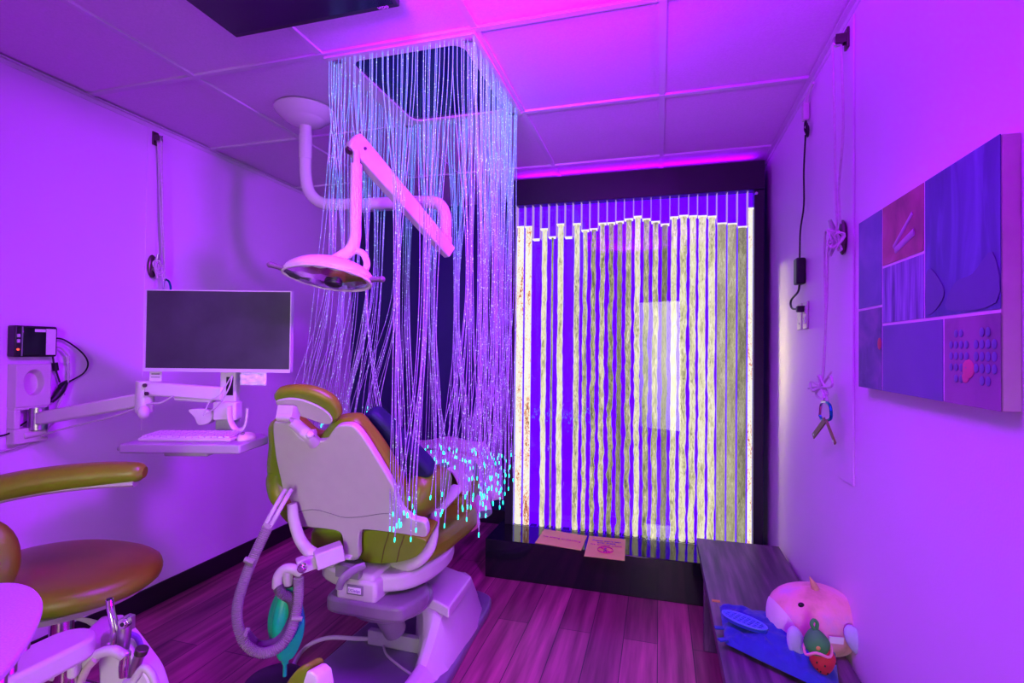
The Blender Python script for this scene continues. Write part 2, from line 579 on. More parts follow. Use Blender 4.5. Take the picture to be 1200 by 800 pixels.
# ================================================================== bubble wall
BX0, BX1, BY, PZ, HZ0, HZ1 = -.88, .505, 3.14, .22, 2.225, 2.385
t = thing('bubble_wall', 'tall backlit bubble panel in black frame with glossy black plinth', 'bubble wall', (-.19, 3.2, 0))
build('header', MB().span((BX0 - .05, BY - .02, HZ0), (.556, BY + .22, HZ1)), M['header'], t, bevel=.003)
build('side_panel', MB().span((BX1, BY - .01, PZ), (.556, BY + .22, HZ0)), M['header'], t, bevel=.003)
build('side_panel', MB().span((BX0 - .05, BY - .01, PZ), (BX0, BY + .22, HZ0)), M['header'], t, bevel=.003)
build('plinth', MB().span((-.965, 2.86, .0), (.556, BY + .22, PZ)), M['blackgloss'], t, bevel=.004)
build('back_panel', MB().span((BX0, BY + .055, PZ), (BX1, BY + .065, HZ0)), M['plate'], t)
build('glass_pane', MB().span((BX0, BY - .006, PZ), (BX1, BY, HZ0)), M['pane'], t)
for (px, py) in ((598, 250), (886, 227)):
    p = atY(px, py, BY - .012)
    build('standoff', MB().tube([p, p + V((0, -.012, 0))], .008, 12), M['chrome'], t)
DIV = [606.5, 615.5, 624.8, 633.8, 643.3, 652.7, 662.3, 671.7, 681.5, 691.2, 701.3, 711.5, 721.7, 731.7, 742.5,
       752.5, 763, 774, 785, 795.5, 807, 817.5, 829, 840, 852, 864, 876]
DXs = [atY(p, 240, BY + .02).x for p in DIV]
edges = [BX0] + DXs + [BX1]
LEV = [276, 266, 266, 280.5, 268.5, 278, 263, 278, 262.5, 270, 268.5, 262, 261.5, 260, 257, 254, 257, 260, 263,
       254.7, 253, 253.5, 253.5, 254, 262, 262.5, 266, 245]
#        kind, width share, wave
KIND = ['r', 'r', 'r', None, 'b', 't', 'b', None, 'b', 'm', 'm', 'm', 'm', 'd', 'm', 'b', 'm', 'm', 'd', 'b', 'b',
        'b', 'b', 'b', 'f', 'f', 'd', 'r']
WID = [.9, .93, .93, 0, .72, .3, .78, 0, .76, .62, .62, .66, .64, .66, .7, .74, .72, .7, .7, .74, .78, .8, .84, .84,
       .93, .93, .96, .95]
WAV = [0, .02, .02, 0, .12, .05, .10, 0, .10, .22, .26, .24, .3, .26, .2, .18, .18, .18, .14, .16, .14, .14, .1, .1,
       .02, .02, .01, 0]
KM = {'r': 'bub_red', 'b': 'bub_bright', 'm': 'bub_mid', 'd': 'bub_dim', 'f': 'bub_fine', 't': 'bub_mid'}
for i, x in enumerate(DXs):
    zl = min(atY(DIV[i], LEV[i], BY + .02).z, atY(DIV[i], LEV[i + 1], BY + .02).z)
    dv_ = build('divider', MB().span((x - .0016, BY + .004, zl), (x + .0016, BY + .05, HZ0)), M['divider'], t)
    build('submerged_edge', MB().span((x - .0012, BY + .004, PZ), (x + .0012, BY + .05, zl)), M['plate'], dv_)
for i in range(len(edges) - 1):
    x0, x1 = edges[i], edges[i + 1]
    xm, w = (x0 + x1) / 2, x1 - x0 - .003
    pxm = DIV[min(i, 26)]
    zt = atY(pxm, LEV[i], BY + .02).z
    cap = MB().span((x0 + .002, BY + .004, zt - .004), (x1 - .002, BY + .045, zt + .004))
    if KIND[i] is None:
        build('water_line', cap, M['level'], t)
        continue
    n = 90
    rows = []
    rnd = random.uniform(0, 100)
    for k in range(n + 1):
        z = PZ + .002 + (zt - PZ - .004) * k / n
        amp = WAV[i] * min(1, .3 + (zt - z) * .9)
        cx = xm + w * amp * (.8 * noise.noise((rnd, z * 5, 0)) + .5 * noise.noise((rnd, z * 15, 4)))
        hw = w * (WID[i] - (.06 if WAV[i] > .04 else 0)) / 2 * (1 + amp * 1.3 * noise.noise((rnd + 30, z * 22, 0)) + (.10 if WAV[i] > .04 else .01) * noise.noise((rnd, z * 70, 7)))
        lo, hi = max(cx - hw, x0 + .002), min(cx + hw, x1 - .002)
        cx, hw = (lo + hi) / 2, max(.004, (hi - lo) / 2)
        yc, dy = BY + .025, .019
        rows.append([V((cx + hw * math.cos(a), yc - dy * math.sin(a), z)) for a in [PI * q / 6 for q in range(7)]]
                    + [V((cx + hw * math.cos(a), yc - dy * math.sin(a), z)) for a in [PI + PI * q / 3 for q in (1, 2)]])
    mb = MB(); S = len(rows[0])
    vs = [p for r_ in rows for p in r_]
    fs = [(k * S + q, k * S + (q + 1) % S, (k + 1) * S + (q + 1) % S, (k + 1) * S + q) for k in range(n) for q in range(S)]
    fs += [tuple(range(S - 1, -1, -1)), tuple(n * S + q for q in range(S))]
    mb.add(vs, fs)
    c = build('bubble_column', mb, M[KM[KIND[i]]], t, angle=60)
    build('water_line', cap, M['level'], c)


# two notice cards lying on the plinth
def notice(name, label, quad, lines):
    P = [atZ(px, py, PZ + .0015) for px, py in quad]
    tt = thing(name, label, 'sign', (P[0] + P[2]) / 2, None)
    build('card', MB().prism(P, (0, 0, .002)), M['card'], tt)
    up = (P[0] - P[3]).normalized(); right = (P[1] - P[0]).normalized()
    c = (P[0] + P[1] + P[2] + P[3]) / 4
    for txt, sz, dv, m in lines:
        text_mesh('lettering', txt, sz, M[m], tt, c + up * dv + V((0, 0, .0042)), right, up)
    return tt, c, right, up


notice('notice_card', 'cream notice card with one line of magenta writing, left on black plinth', [(638, 620), (688, 628), (681, 645), (627, 636)],
       [('No sitting or standing', .026, 0.0, 'inkp')])
tt, c, rr, uu = notice('notice_card', 'cream notice card with round prohibition symbol, right on black plinth', [(690.5, 628), (733, 632), (732, 657), (684.5, 651.5)],
                       [("Please don't lean", .024, .085, 'ink'), ('over these', .024, .055, 'ink'), ('No climbing, please', .022, .025, 'inkp')])
cc = c - uu * .045 + V((0, 0, .0045))
ring = [cc + rr * .042 * math.cos(2 * PI * k / 32) + uu * .042 * math.sin(2 * PI * k / 32) for k in range(32)]
build('prohibition_symbol', MB().tube(ring, .004, 6, closed=True, flat=.3).tube([cc - rr * .03 + uu * .03, cc + rr * .03 - uu * .03], .003, 6), M['inkp'], tt)
build('figure_symbol', MB().ell(cc + uu * .02, (.007, .007, .0015), seg=12, rings=6).tube([cc + uu * .012, cc - uu * .012], .008, 8, flat=.2)
      .tube([cc - uu * .01, cc - uu * .028 + rr * .008], .004, 6, flat=.3).tube([cc - uu * .01, cc - uu * .028 - rr * .008], .004, 6, flat=.3), M['ink'], tt)

# ================================================================== fibre optic curtain
FZ = HC - .012
FX0, FX1, FY0, FY1 = -1.245, -.622, 1.672, 2.325
t = thing('fiber_optic_curtain', 'square ceiling frame with hanging glowing fiber optic strands', 'fiber optic light', ((FX0 + FX1) / 2, (FY0 + FY1) / 2, HC))


def rrect(x0, x1, y0, y1, r, n=6):
    out = []
    for cx, cy, a0 in ((x1 - r, y1 - r, 0), (x0 + r, y1 - r, 90), (x0 + r, y0 + r, 180), (x1 - r, y0 + r, 270)):
        for k in range(n + 1):
            a = math.radians(a0 + 90 * k / n)
            out.append((cx + r * math.cos(a), cy + r * math.sin(a)))
    return out


inner = rrect(FX0 + .09, FX1 - .07, FY0 + .05, FY1 - .06, .05)
outer = rrect(FX0 + .004, FX1 - .004, FY0 + .004, FY1 - .004, .006)
n = len(inner)
mb = MB()
vs = [V((x, y, FZ)) for x, y in outer] + [V((x, y, FZ)) for x, y in inner] + [V((x, y, HC)) for x, y in outer] + [V((x, y, HC)) for x, y in inner]
fs = []
for k in range(n):
    l = (k + 1) % n
    fs += [(k, n + k, n + l, l), (k, l, 2 * n + l, 2 * n + k), (n + k, 3 * n + k, 3 * n + l, n + l), (2 * n + k, 2 * n + l, 3 * n + l, 3 * n + k)]
build('ceiling_frame', mb.add(vs, fs), M['enamel'], t)
build('dark_panel', MB().prism([V((x, y, HC - .003)) for x, y in inner], (0, 0, .002)), mat('dark_blue_mirror', (0.012, 0.012, 0.10), .12), t)
for sx, sy in ((FX0 + .05, FY0 + .03), (FX1 - .04, FY0 + .03), (FX0 + .05, FY1 - .03), (FX1 - .04, FY1 - .03)):
    build('corner_clip', MB().box((sx, sy, FZ - .003), (.035, .016, .006)).box((sx + .012, sy, FZ - .005), (.008, .012, .008)), M['greyp'], t, bevel=.001)

strands = []        # (points, tip point)


def strand(x, y, ex, ey, ez, bx, by, pull, r=.0017):
    """hangs straight, is gathered towards (bx, by) half-way down, then drifts to its end"""
    ph = random.uniform(0, 99)
    pts = []
    N = 13
    for k in range(N + 1):
        s = k / N
        z = FZ + .002 + (ez - FZ) * s
        e = s * s * (3 - 2 * s)
        px_ = x + (ex - x) * e; py_ = y + (ey - y) * e
        gth = pull * math.sin(PI * min(1, max(0, (s - .05) / .95))) ** 1.5
        px_ += (bx - px_) * gth; py_ += (by - py_) * gth
        w = .010 * s
        px_ += w * noise.noise((ph, z * 2.2, 0)); py_ += w * noise.noise((ph + 9, z * 2.2, 0))
        pts.append(V((px_, py_, z)))
    return pts


rows = []
for k in range(46): rows.append(('near', FX0 + .02 + (FX1 - FX0 - .04) * k / 45, FY0 + .022))
for k in range(46): rows.append(('right', FX1 - .022, FY0 + .03 + (FY1 - FY0 - .05) * k / 45))
for k in range(46): rows.append(('far', FX0 + .02 + (FX1 - FX0 - .04) * k / 45, FY1 - .022))
for k in range(34): rows.append(('left', FX0 + .025, FY0 + .04 + (FY1 - FY0 - .06) * k / 33))
for k in range(26): rows.append(('far2', FX0 + .05 + (FX1 - FX0 - .1) * k / 25, FY1 - .04))
for k in range(24): rows.append(('right2', FX1 - .045, FY0 + .05 + (FY1 - FY0 - .1) * k / 23))
all_s = []
for idx, (side, x, y) in enumerate(rows):
    x += random.uniform(-.008, .008); y += random.uniform(-.006, .006)
    bid = (side, int((x * 7.0) if side[:3] in ('nea', 'far') else (y * 6.0)))
    rb = random.Random(str(bid))
    bx, by = (math.floor(x * 7) + .5) / 7 + rb.uniform(-.02, .02), y
    if side[:3] in ('rig', 'lef'): bx, by = x + rb.uniform(-.03, .03), (math.floor(y * 6) + .5) / 6
    pull = .4 * rb.random() + .55
    ez = random.uniform(.72, .86)
    ex, ey = x + rb.uniform(-.05, .05) + random.uniform(-.05, .05), y + random.uniform(-.05, .05)
    if side == 'near':
        if x < -1.06:            # draped behind the headrest, off to the left side of the chair
            ex, ey, ez = x - .12 - random.uniform(0, .10), y + .14 + random.uniform(0, .1), random.uniform(.80, 1.02)
            by += .08
        elif x < -.97:
            ex, ey, ez = x + .02, y + .10, random.uniform(.84, 1.0)
            by += .05
        else:
            ez = random.uniform(.64, .74); ex -= .02; ey = y - random.uniform(0, .03)
            if x < -.78: ex = -.845 + .4 * (x + .88) + random.uniform(-.025, .02); ey = 1.595 + random.uniform(-.02, .02); ez = random.uniform(.67, .77)
            if x > -.8: ez = random.uniform(.70, .82)
    if side == 'left':
        ex, ey, ez = x - .10 - random.uniform(0, .1), y + .03, random.uniform(.85, 1.05)
        if y < 1.9: ex -= .04
    if side[:3] == 'far': ez = random.uniform(.76, .86)
    if side[:3] == 'rig': ez = random.uniform(.68, .84)
    all_s.append(strand(x, y, ex, ey, ez, bx, by, pull))
# one strand strays past the left side of the chair
all_s.append(strand(FX0 + .02, FY0 + .05, -1.40, 1.75, .79, -1.25, 1.75, .2))
all_s.append(strand(FX0 + .02, FY0 + .07, -1.42, 1.80, .77, -1.25, 1.78, .2))


def tip_dir(p):
    d = (p[-1] - p[-2]).normalized()
    return p[-1], p[-1] + d * .016


order = list(range(len(all_s)))
order.sort(key=lambda i: (all_s[i][0] - CAM_POS).length)
single = set(order[::1][:100])
bun, tips = MB(), MB()
for i, p in enumerate(all_s):
    a, b = tip_dir(p)
    if i in single:
        s = build('strand', MB().tube(p, .0013, 5, smooth=2), M['strand'], t)
        build('strand_tip', MB().tube([a, (a + b) / 2, b], [.0018, .0027, .0018], 6), M['tip'], s, label='glowing cyan fiber end')
    else:
        bun.tube(p, .0013, 5, smooth=2)
        tips.tube([a, (a + b) / 2, b], [.0018, .0027, .0018], 6)
s = build('strand_bundle', bun, M['strand'], t); s['kind'] = 'stuff'
s = build('tip_cluster', tips, M['tip'], s); s['kind'] = 'stuff'

# ================================================================== ceiling television
t = thing('ceiling_television', 'black flat television mounted face down under the ceiling', 'television', (-1.06, 1.2, HC))
A, B = atZ(275, 43, 2.36), atZ(470, 10, 2.36)
x0, x1, y1 = A.x, B.x, A.y + .008
build('housing', MB().span((x0, y1 - .36, 2.36), (x1, y1, 2.395)), M['black'], t, bevel=.004)
build('screen', MB().span((x0 + .012, y1 - .35, 2.3575), (x1 - .012, y1 - .022, 2.361)), M['tvscreen'], t)
build('ceiling_mount', MB().span(((x0 + x1) / 2 - .1, y1 - .26, 2.395), ((x0 + x1) / 2 + .1, y1 - .08, HC)), M['black'], t, bevel=.004)
text_mesh('lettering', 'VIZIO', .014, M['paper'], t, ((x1 - .05), y1 - .011, 2.3594), (1, 0, 0), (0, -1, 0))

# ================================================================== dental operating light
t = thing('dental_light', 'white dental operating light on jointed ceiling arm', 'dental lamp', (-1.61, 2.05, HC))
build('ceiling_dome', MB().lathe([(.135, 0), (.137, -.006), (.125, -.022), (.095, -.045), (.09, -.048), (.088, -.052), (.06, -.066), (.035, -.074), (0, -.075)], (-1.61, 2.05, HC), seg=48), M['enamel'], t)
PY_ = 2.05
pp = [V((-1.607, PY_, HC - .06)), V((-1.605, PY_, 2.27)), V((-1.603, PY_, 2.14)), V((-1.58, PY_, 2.045)), V((-1.51, PY_, 1.988)), V((-1.40, PY_, 1.973)),
      V((-1.2, PY_, 1.965)), V((-1.0, PY_, 1.958)), V((-.925, PY_, 1.945)), V((-.893, PY_, 1.895)), V((-.89, PY_, 1.83)), V((-.89, PY_, 1.76))]
build('ceiling_pole', MB().tube(pp, .027, 18, smooth=5), M['enamel'], t)
build('pole_collar', MB().tube([V((-1.606, PY_, 2.315)), V((-1.605, PY_, 2.20))], .0295, 18), M['enamel'], t, bevel=.002)
build('pole_collar', MB().tube([V((-.89, PY_, 1.80)), V((-.89, PY_, 1.74))], .030, 18), M['enamel'], t, bevel=.002)
hi = atF(416, 168, 1.84); lo = atF(522, 290, 2.16)
d = (lo - hi).normalized()
sd = d.cross(V((0, 0, 1))).normalized(); un = sd.cross(d)
ux = axes(d, un)
a0 = hi - d * .02
arm = MB()
sec = [(-.026, -.03), (-.020, -.04), (.020, -.04), (.026, -.03), (.026, .03), (.020, .036), (-.020, .036), (-.026, .03)]
L = (lo - hi).length + .05
prof = [(0, .5), (.015, .95), (.06, 1.0), (.3, .95), (.7, .86), (.93, .8), (1, .72)]
vs = []
for s_, k_ in prof:
    for (q, h) in sec:
        vs.append(a0 + d * (L * s_) + sd * q * k_ + un * h * k_)
fs = [(i * 8 + k, i * 8 + (k + 1) % 8, (i + 1) * 8 + (k + 1) % 8, (i + 1) * 8 + k) for i in range(len(prof) - 1) for k in range(8)]
fs += [tuple(range(7, -1, -1)), tuple((len(prof) - 1) * 8 + k for k in range(8))]
build('spring_arm', arm.add(vs, fs), M['enamel'], t, bevel=.004)
build('joint_cap', MB().tube([hi - un * .045, hi - un * .028], .014, 14).tube([hi + d * .03 - sd * .03, hi + d * .03 + sd * .03], .006, 10), M['bronze'], t)
tb = atF(416, 290, 1.82); tt_ = atF(418, 170, 1.83)
tx, ty = tb.x, tb.y
build('drop_tube', MB().tube([V((tx, ty, tt_.z - .02)), V((tx, ty, tt_.z - .07))], .012, 14).tube([V((tx, ty, tt_.z - .07)), V((tx, ty, atF(415, 262, 1.82).z))], .0205, 18), M['enamel'], t, bevel=.002)
zb = atF(415, 262, 1.82).z
hd = atF(384, 322, 1.80)
neck = [V((tx, ty, zb)), V((tx, ty, zb - .05)), V((tx - .012, ty - .004, zb - .09)), V((tx - .05, ty - .01, zb - .118)), V((hd.x + .0, hd.y, hd.z + .028))]
build('neck', MB().tube(neck, [.0205, .0205, .022, .022, .03], 16, smooth=5), M['enamel'], t)
hp_ = [atF(408, 293, 1.82), atF(424, 296, 1.82), atF(430, 309, 1.81), atF(425, 320, 1.80), atF(415, 325, 1.80)]
build('yoke', MB().tube(hp_, [.010, .012, .012, .011, .009], 12, smooth=5), M['enamel'], t)
# lamp head: tilted shallow shell with faceted mirror underneath
dR = V((math.cos(YAW), math.sin(YAW), -.12)).normalized()
hR = axes(dR, V((.05, .46, 1)))     # columns: long axis, up, facing


def headfn(p):
    q = V(p)
    if q.z < 0: q.z *= .35
    w = 1 - .35 * max(0, -q.x) ** 2
    return V((q.x, q.y * w, q.z))


Rm = Matrix((hR.col[0], -hR.col[2], hR.col[1])).transposed()
build('lamp_shell', MB().ell(hd, (.160, .085, .062), Rm, 36, 18, headfn), M['enamel'], t)
vs = []; fs = []
nx, ny = 8, 5
for i in range(nx + 1):
    for j in range(ny + 1):
        u, v_ = -1 + 2 * i / nx, -1 + 2 * j / ny
        # elliptical dish
        a_, b_ = u * math.sqrt(1 - v_ * v_ / 2), v_ * math.sqrt(1 - u * u / 2)
        z = -.020 - .020 * (1 - a_ * a_ - b_ * b_ * .8)
        vs.append(hd + Rm @ V((a_ * .145, b_ * .07 * (1 - .3 * max(0, -a_) ** 2) - .012, z + (i + j) % 2 * .005)))
for i in range(nx):
    for j in range(ny):
        a = i * (ny + 1) + j
        fs.append((a, a + 1, a + ny + 2, a + ny + 1))
build('top_cover', MB().ell(hd + Rm @ V((.02, .0, .028)), (.105, .06, .034), Rm, 28, 14).tube([hd + Rm @ V((-.15, 0, .012)), hd + Rm @ V((-.06, 0, .045)), hd + Rm @ V((.05, 0, .064))], [.004, .012, .010], 10, smooth=4), M['enamel'], t)
mir = build('reflector', MB().add(vs, fs), M['chrome'], t, angle=5)
rim = [hd + Rm @ V((math.cos(a) * .155, math.sin(a) * .082 * (1 - .35 * max(0, -math.cos(a)) ** 2), -.012)) for a in [2 * PI * k / 40 for k in range(40)]]
build('rim', MB().tube(rim, .005, 8, closed=True), M['enamel'], t)
build('bulb_shield', MB().ell(hd + Rm @ V((.035, -.02, -.04)), (.032, .022, .014), Rm), M['black'], t)
for sx in (-1, 1):
    p0 = hd + Rm @ V((sx * .145, -.01, -.004)); p1 = hd + Rm @ V((sx * .195, -.02, .0))
    build('handle', MB().tube([p0, (p0 + p1) / 2, p1], [.011, .009, .010], 12).ell(p1, (.011, .011, .011)), M['hosed'], t)

# ================================================================== monitor arm and workstation
MR = V((.961, .275, 0)); MU = V((0, 0, 1)); MN = MR.cross(MU)      # MN faces the room (towards the camera)
if MN.dot(CAM_POS - V((-1.6, 1.56, 1.37))) < 0: MN = -MN
mc = V((-1.594, 1.562, 1.376))
AX = Matrix((MR, MN, MU)).transposed()


def mpt(r, n_, u, base=mc):
    return base + MR * r + MN * n_ + MU * u


t = thing('monitor', 'flat computer monitor with thin silver frame on wall arm', 'monitor', mpt(0, 0, -.15))
build('back_housing', MB().box(mpt(0, -.012, 0), (.548, .022, .306), AX), M['alu'], t, bevel=.004)
build('frame', MB().box(mpt(0, .002, -.1475), (.548, .010, .013), AX).box(mpt(0, .001, .151), (.548, .008, .004), AX)
      .box(mpt(-.272, .001, 0), (.004, .008, .306), AX).box(mpt(.272, .001, 0), (.004, .008, .306), AX), M['alu'], t)
build('screen', MB().box(mpt(0, 0, .004), (.540, .006, .292), AX), M['screen'], t)
t = thing('sticker', 'small white sticker under the left edge of the monitor', 'sticker', mpt(-.24, -.006, -.17))
build('paper', MB().box(mpt(-.238, -.008, -.172), (.046, .002, .04), AX), M['paper'], t)
build('print_lines', MB().box(mpt(-.238, -.0065, -.164), (.03, .001, .004), AX).box(mpt(-.238, -.0065, -.176), (.034, .001, .003), AX), M['greyp'], t)
t = thing('plastic_sleeve', 'clear crumpled plastic sleeve hanging under monitor right corner', 'sleeve', mpt(.15, -.004, -.15))
rndp = random.Random(3)
build('sleeve', MB().grid(lambda u, v_: mpt(.085 + .1 * u, .002 + .006 * noise.noise((u * 5, v_ * 5, 2)), -.152 - .05 * v_), 12, 8), mat('crinkled_film', (.8, .84, .86), .12, var=.2, scale=40), t, solid=.001, angle=15)

wm = V((XL, 1.466, 1.08))
t = thing('swing_arm_mount', 'white wall mounted monitor arm with keyboard tray', 'wall arm', wm)
# wall mount with an oval finger recess
y0, y1_, z0, z1 = 1.406, 1.528, .925, 1.24
oz = 1.16; oy = 1.468
ov = [(oy + .035 * math.cos(a), oz + (.058 if math.sin(a) > 0 else .045) * math.sin(a)) for a in [2 * PI * k / 32 for k in range(32)]]


def sq(a):
    c_, s_ = math.cos(a), math.sin(a); k = 1 / max(abs(c_), abs(s_))
    return ((y0 + y1_) / 2 + (y1_ - y0) / 2 * c_ * k, 1.155 + .085 * s_ * k)


oq = [sq(2 * PI * k / 32) for k in range(32)]
vs = [V((XL + .05, y, z)) for y, z in oq] + [V((XL + .05, y, z)) for y, z in ov] + [V((XL + .018, y, z - .006)) for y, z in [(oy + (a - oy) * .85, oz + (b - oz) * .85) for a, b in ov]] + [V((XL, y, z)) for y, z in oq]
fs = []
for k in range(32):
    l = (k + 1) % 32
    fs += [(k, l, 32 + l, 32 + k), (32 + k, 32 + l, 64 + l, 64 + k), (k, 96 + k, 96 + l, l)]
fs += [tuple(64 + k for k in range(32))]
build('wall_mount', MB().add(vs, fs), M['white'], t, bevel=.003)
build('mount_shelf', MB().span((XL, y0, .925), (XL + .045, y1_ - .004, .985)).span((XL, y0, 1.058), (XL + .045, y1_ - .004, 1.075))
      .span((XL, y0, .985), (XL + .045, y0 + .022, 1.06)).tube([V((XL + .04, 1.44, .955)), V((XL + .05, 1.51, .965))], .014, 12), M['white'], t, bevel=.004)
build('hinge_post', MB().tube([V((XL + .045, 1.487, .975)), V((XL + .045, 1.487, 1.065))], .033, 22), M['steel'], t)
el = atF(170, 460, 1.95)
s0 = V((XL + .06, 1.487, 1.02)); e0 = el + V((0, 0, -.025))
dd = e0 - s0
build('lower_arm', MB().box((s0 + e0) / 2, (dd.length, .05, .052), axes(dd, V((0, 0, 1)).cross(dd))), M['white'], t, bevel=.008)
build('elbow', MB().tube([e0 + V((0, 0, -.05)), e0 + V((0, 0, .07))], .03, 20).ell(e0 + V((.02, -.02, -.045)), (.02, .02, .025)), M['white'], t, bevel=.004)
col_c = atF(268, 455, 1.97)
s1 = el + V((.01, 0, .018)); e1 = V((col_c.x - .02, col_c.y, 1.138))
dd = e1 - s1
build('upper_arm', MB().box((s1 + e1) / 2, (dd.length, .05, .052), axes(dd, V((0, 0, 1)).cross(dd))).box((s1 + e1) / 2 + dd * .12 + V((0, 0, -.03)), (dd.length * .5, .035, .016), axes(dd, V((0, 0, 1)).cross(dd))), M['white'], t, bevel=.007)
build('arm_cover_screw', MB().tube([s1 + V((.02, -.03, .012)), s1 + V((.02, -.022, .012))], .007, 10).tube([s1 + V((.03, -.03, -.018)), s1 + V((.03, -.022, -.018))], .007, 10), M['bronze'], t)
cx, cy = col_c.x, col_c.y
colb = MB()
AXc = AX


def cpt(r, n_, u): return V((cx, cy, 0)) + MR * r + MN * n_ + MU * u


colb.box(cpt(0, -.01, 1.17), (.062, .034, .20), AX).box(cpt(0, .004, 1.075), (.088, .05, .07), AX)
build('column', colb, M['white'], t, bevel=.006)
build('column_slot', MB().box(cpt(.008, .008, 1.168), (.026, .003, .07), AX), M['black'], t, bevel=.001)
build('monitor_bracket', MB().box(cpt(0, -.035, 1.29), (.055, .02, .16), AX).box(cpt(0, -.03, 1.37), (.11, .012, .11), AX), M['white'], t, bevel=.003)
# keyboard tray
fl = atF(139, 523, 1.75); fr_ = atF(281, 523, 1.76)
tr = (fr_ - fl); tw = tr.length; tr.normalize(); tr.z = 0; tr.normalize()
tb_ = V((-tr.y, tr.x, 0))
if tb_.y < 0: tb_ = -tb_
tc_ = V(((fl.x + fr_.x) / 2, (fl.y + fr_.y) / 2, .968))


def kpt(r, b_, u): return tc_ + tr * r + tb_ * b_ + V((0, 0, u))


AXt = Matrix((tr, tb_, V((0, 0, 1)))).transposed()
hw_ = tw / 2
outl = [kpt(-hw_, 0, -.016), kpt(hw_, 0, -.016), kpt(hw_ + .012, .19, -.016), kpt(hw_ - .03, .24, -.016), kpt(-hw_ + .06, .24, -.016), kpt(-hw_, .19, -.016)]
build('keyboard_tray', MB().prism(outl, (0, 0, .032)), M['lgrey'], t, bevel=.005)
build('tray_bracket', MB().box(kpt(.01, .10, -.022), (.15, .16, .014), AXt).box(kpt(.04, .235, .03), (.07, .05, .08), AXt), M['lgrey'], t, bevel=.004)
build('tray_knob', MB().tube([kpt(-hw_, .02, -.004), kpt(-hw_ - .016, .02, -.004)], .006, 10), M['lgrey'], t)
lp = atF(236, 487, 1.95)
build('scanner_holder', MB().prism([p for p in catmull([atF(*q, 1.95) for q in ((220, 481), (228, 479), (243, 480), (250, 486), (244, 496), (232, 498), (227, 489))], 4, True)], tb_ * .04), M['white'], t, bevel=.004)
rp_ = [atF(*q, 1.93) for q in ((269, 476), (270, 492), (277, 503), (286, 501), (289, 490), (290, 478))]
build('cup_holder', MB().tube(rp_, .006, 10, smooth=5, flat=2.2), M['white'], t)
cab = [atF(*q, 1.90) for q in ((238, 487), (246, 470), (258, 462), (268, 446), (272, 440), (268, 455), (256, 474), (240, 486))]
build('cable', MB().tube(cab, .0025, 6, smooth=5), M['tubing'], t)
wc = [atF(*q, 1.93) for q in ((203, 464), (188, 472), (172, 474))] + [V((-2.0, 1.47, 1.045)), V((-2.2, 1.47, 1.0)), V((-2.37, 1.48, .955)), V((XL + .03, 1.52, .93)), V((XL + .02, 1.40, .905)), V((XL + .02, 1.32, .90))]
build('cable', MB().tube(wc, .004, 6, smooth=6), M['tubing'], t)

t = thing('keyboard', 'pale keyboard resting on the grey pull-out tray', 'keyboard', kpt(0, .11, .016))
build('case', MB().box(kpt(-.015, .11, .022), (.32, .12, .012), AXt), M['white'], t, bevel=.004)
kb = MB()
for r_ in range(5):
    for c_ in range(14):
        kb.box(kpt(-.158 + .022 * c_, .067 + .021 * r_, .031 + .001 * r_), (.018, .017, .008), AXt)
build('keys', kb, M['key'], t, bevel=.001)
t = thing('computer_mouse', 'pale computer mouse beside keyboard on tray', 'mouse', kpt(.175, .11, .016))
build('body', MB().ell(kpt(.172, .11, .02), (.028, .045, .022), AXt), mat('cream_plastic', (.74, .74, .55), .35), t)
build('scroll_wheel', MB().tube([kpt(.168, .085, .040), kpt(.176, .085, .040)], .006, 10), M['greyp'], t)

# control box on the wall with its cables
t = thing('control_box', 'black control box with clear sticker on left wall', 'control box', (XL, 1.47, 1.33))
build('housing', MB().span((XL, 1.402, 1.268), (XL + .045, 1.548, 1.392)), M['black'], t, bevel=.005)
build('front_plate', MB().span((XL + .045, 1.425, 1.274), (XL + .050, 1.545, 1.386)), M['blackgloss'], t, bevel=.002)
build('metal_strip', MB().span((XL + .046, 1.421, 1.272), (XL + .051, 1.425, 1.388)), M['steel'], t)
build('sticker', MB().span((XL + .050, 1.505, 1.276), (XL + .0515, 1.540, 1.382)).span((XL + .050, 1.465, 1.368), (XL + .0513, 1.503, 1.380)), M['paper'], t)
for z in (1.352, 1.331):
    build('button', MB().span((XL + .045, 1.407, z - .007), (XL + .052, 1.417, z + .007)), M['alu'], t, bevel=.002)
build('indicator_light', MB().ell((XL + .047, 1.412, 1.298), (.004, .004, .004)), M['led'], t)


def wl(px, py, off=.02): return atX(px, py, XL + off)


t = thing('adapter_cable', 'black adapter cables hanging bundled below the control box', 'cable', wl(72, 448))
build('wire', MB().tube([wl(*q) for q in ((60, 396), (75, 398), (95, 412), (103, 425), (98, 437), (80, 448), (72, 456))], .0035, 6, smooth=6), M['black'], t)
build('wire', MB().tube([wl(*q) for q in ((61, 412), (63, 425), (65, 432), (70, 448))], .0035, 6, smooth=6), M['black'], t)
build('ferrite_bead', MB().tube([wl(64, 425), wl(65.5, 434)], .011, 10), M['black'], t)
build('bundle', MB().tube([wl(*q, .025) for q in ((77, 448), (71, 457), (66, 464), (60, 470))], [.010, .016, .013, .010], 10, smooth=4).tube([wl(80, 446, .02), wl(70, 452, .035), wl(74, 462, .02)], .007, 8, smooth=4), M['black'], t)
build('wire', MB().tube([wl(*q) for q in ((60, 470), (45, 484), (25, 498), (10, 508), (-6, 512))], .0035, 6, smooth=6), M['black'], t)
t = thing('white_cable', 'white cable running down the wall from the control box', 'cable', wl(80, 420))
build('wire', MB().tube([wl(*q, .028) for q in ((62, 406), (72, 408), (80, 418), (81, 430), (80, 445), (74, 462), (66, 480), (64, 494), (58, 500), (50, 510))], .004, 6, smooth=6), M['tubing'], t)
build('connector', MB().tube([wl(79.5, 417, .028), wl(80, 425, .028)], .007, 8), M['white'], t)


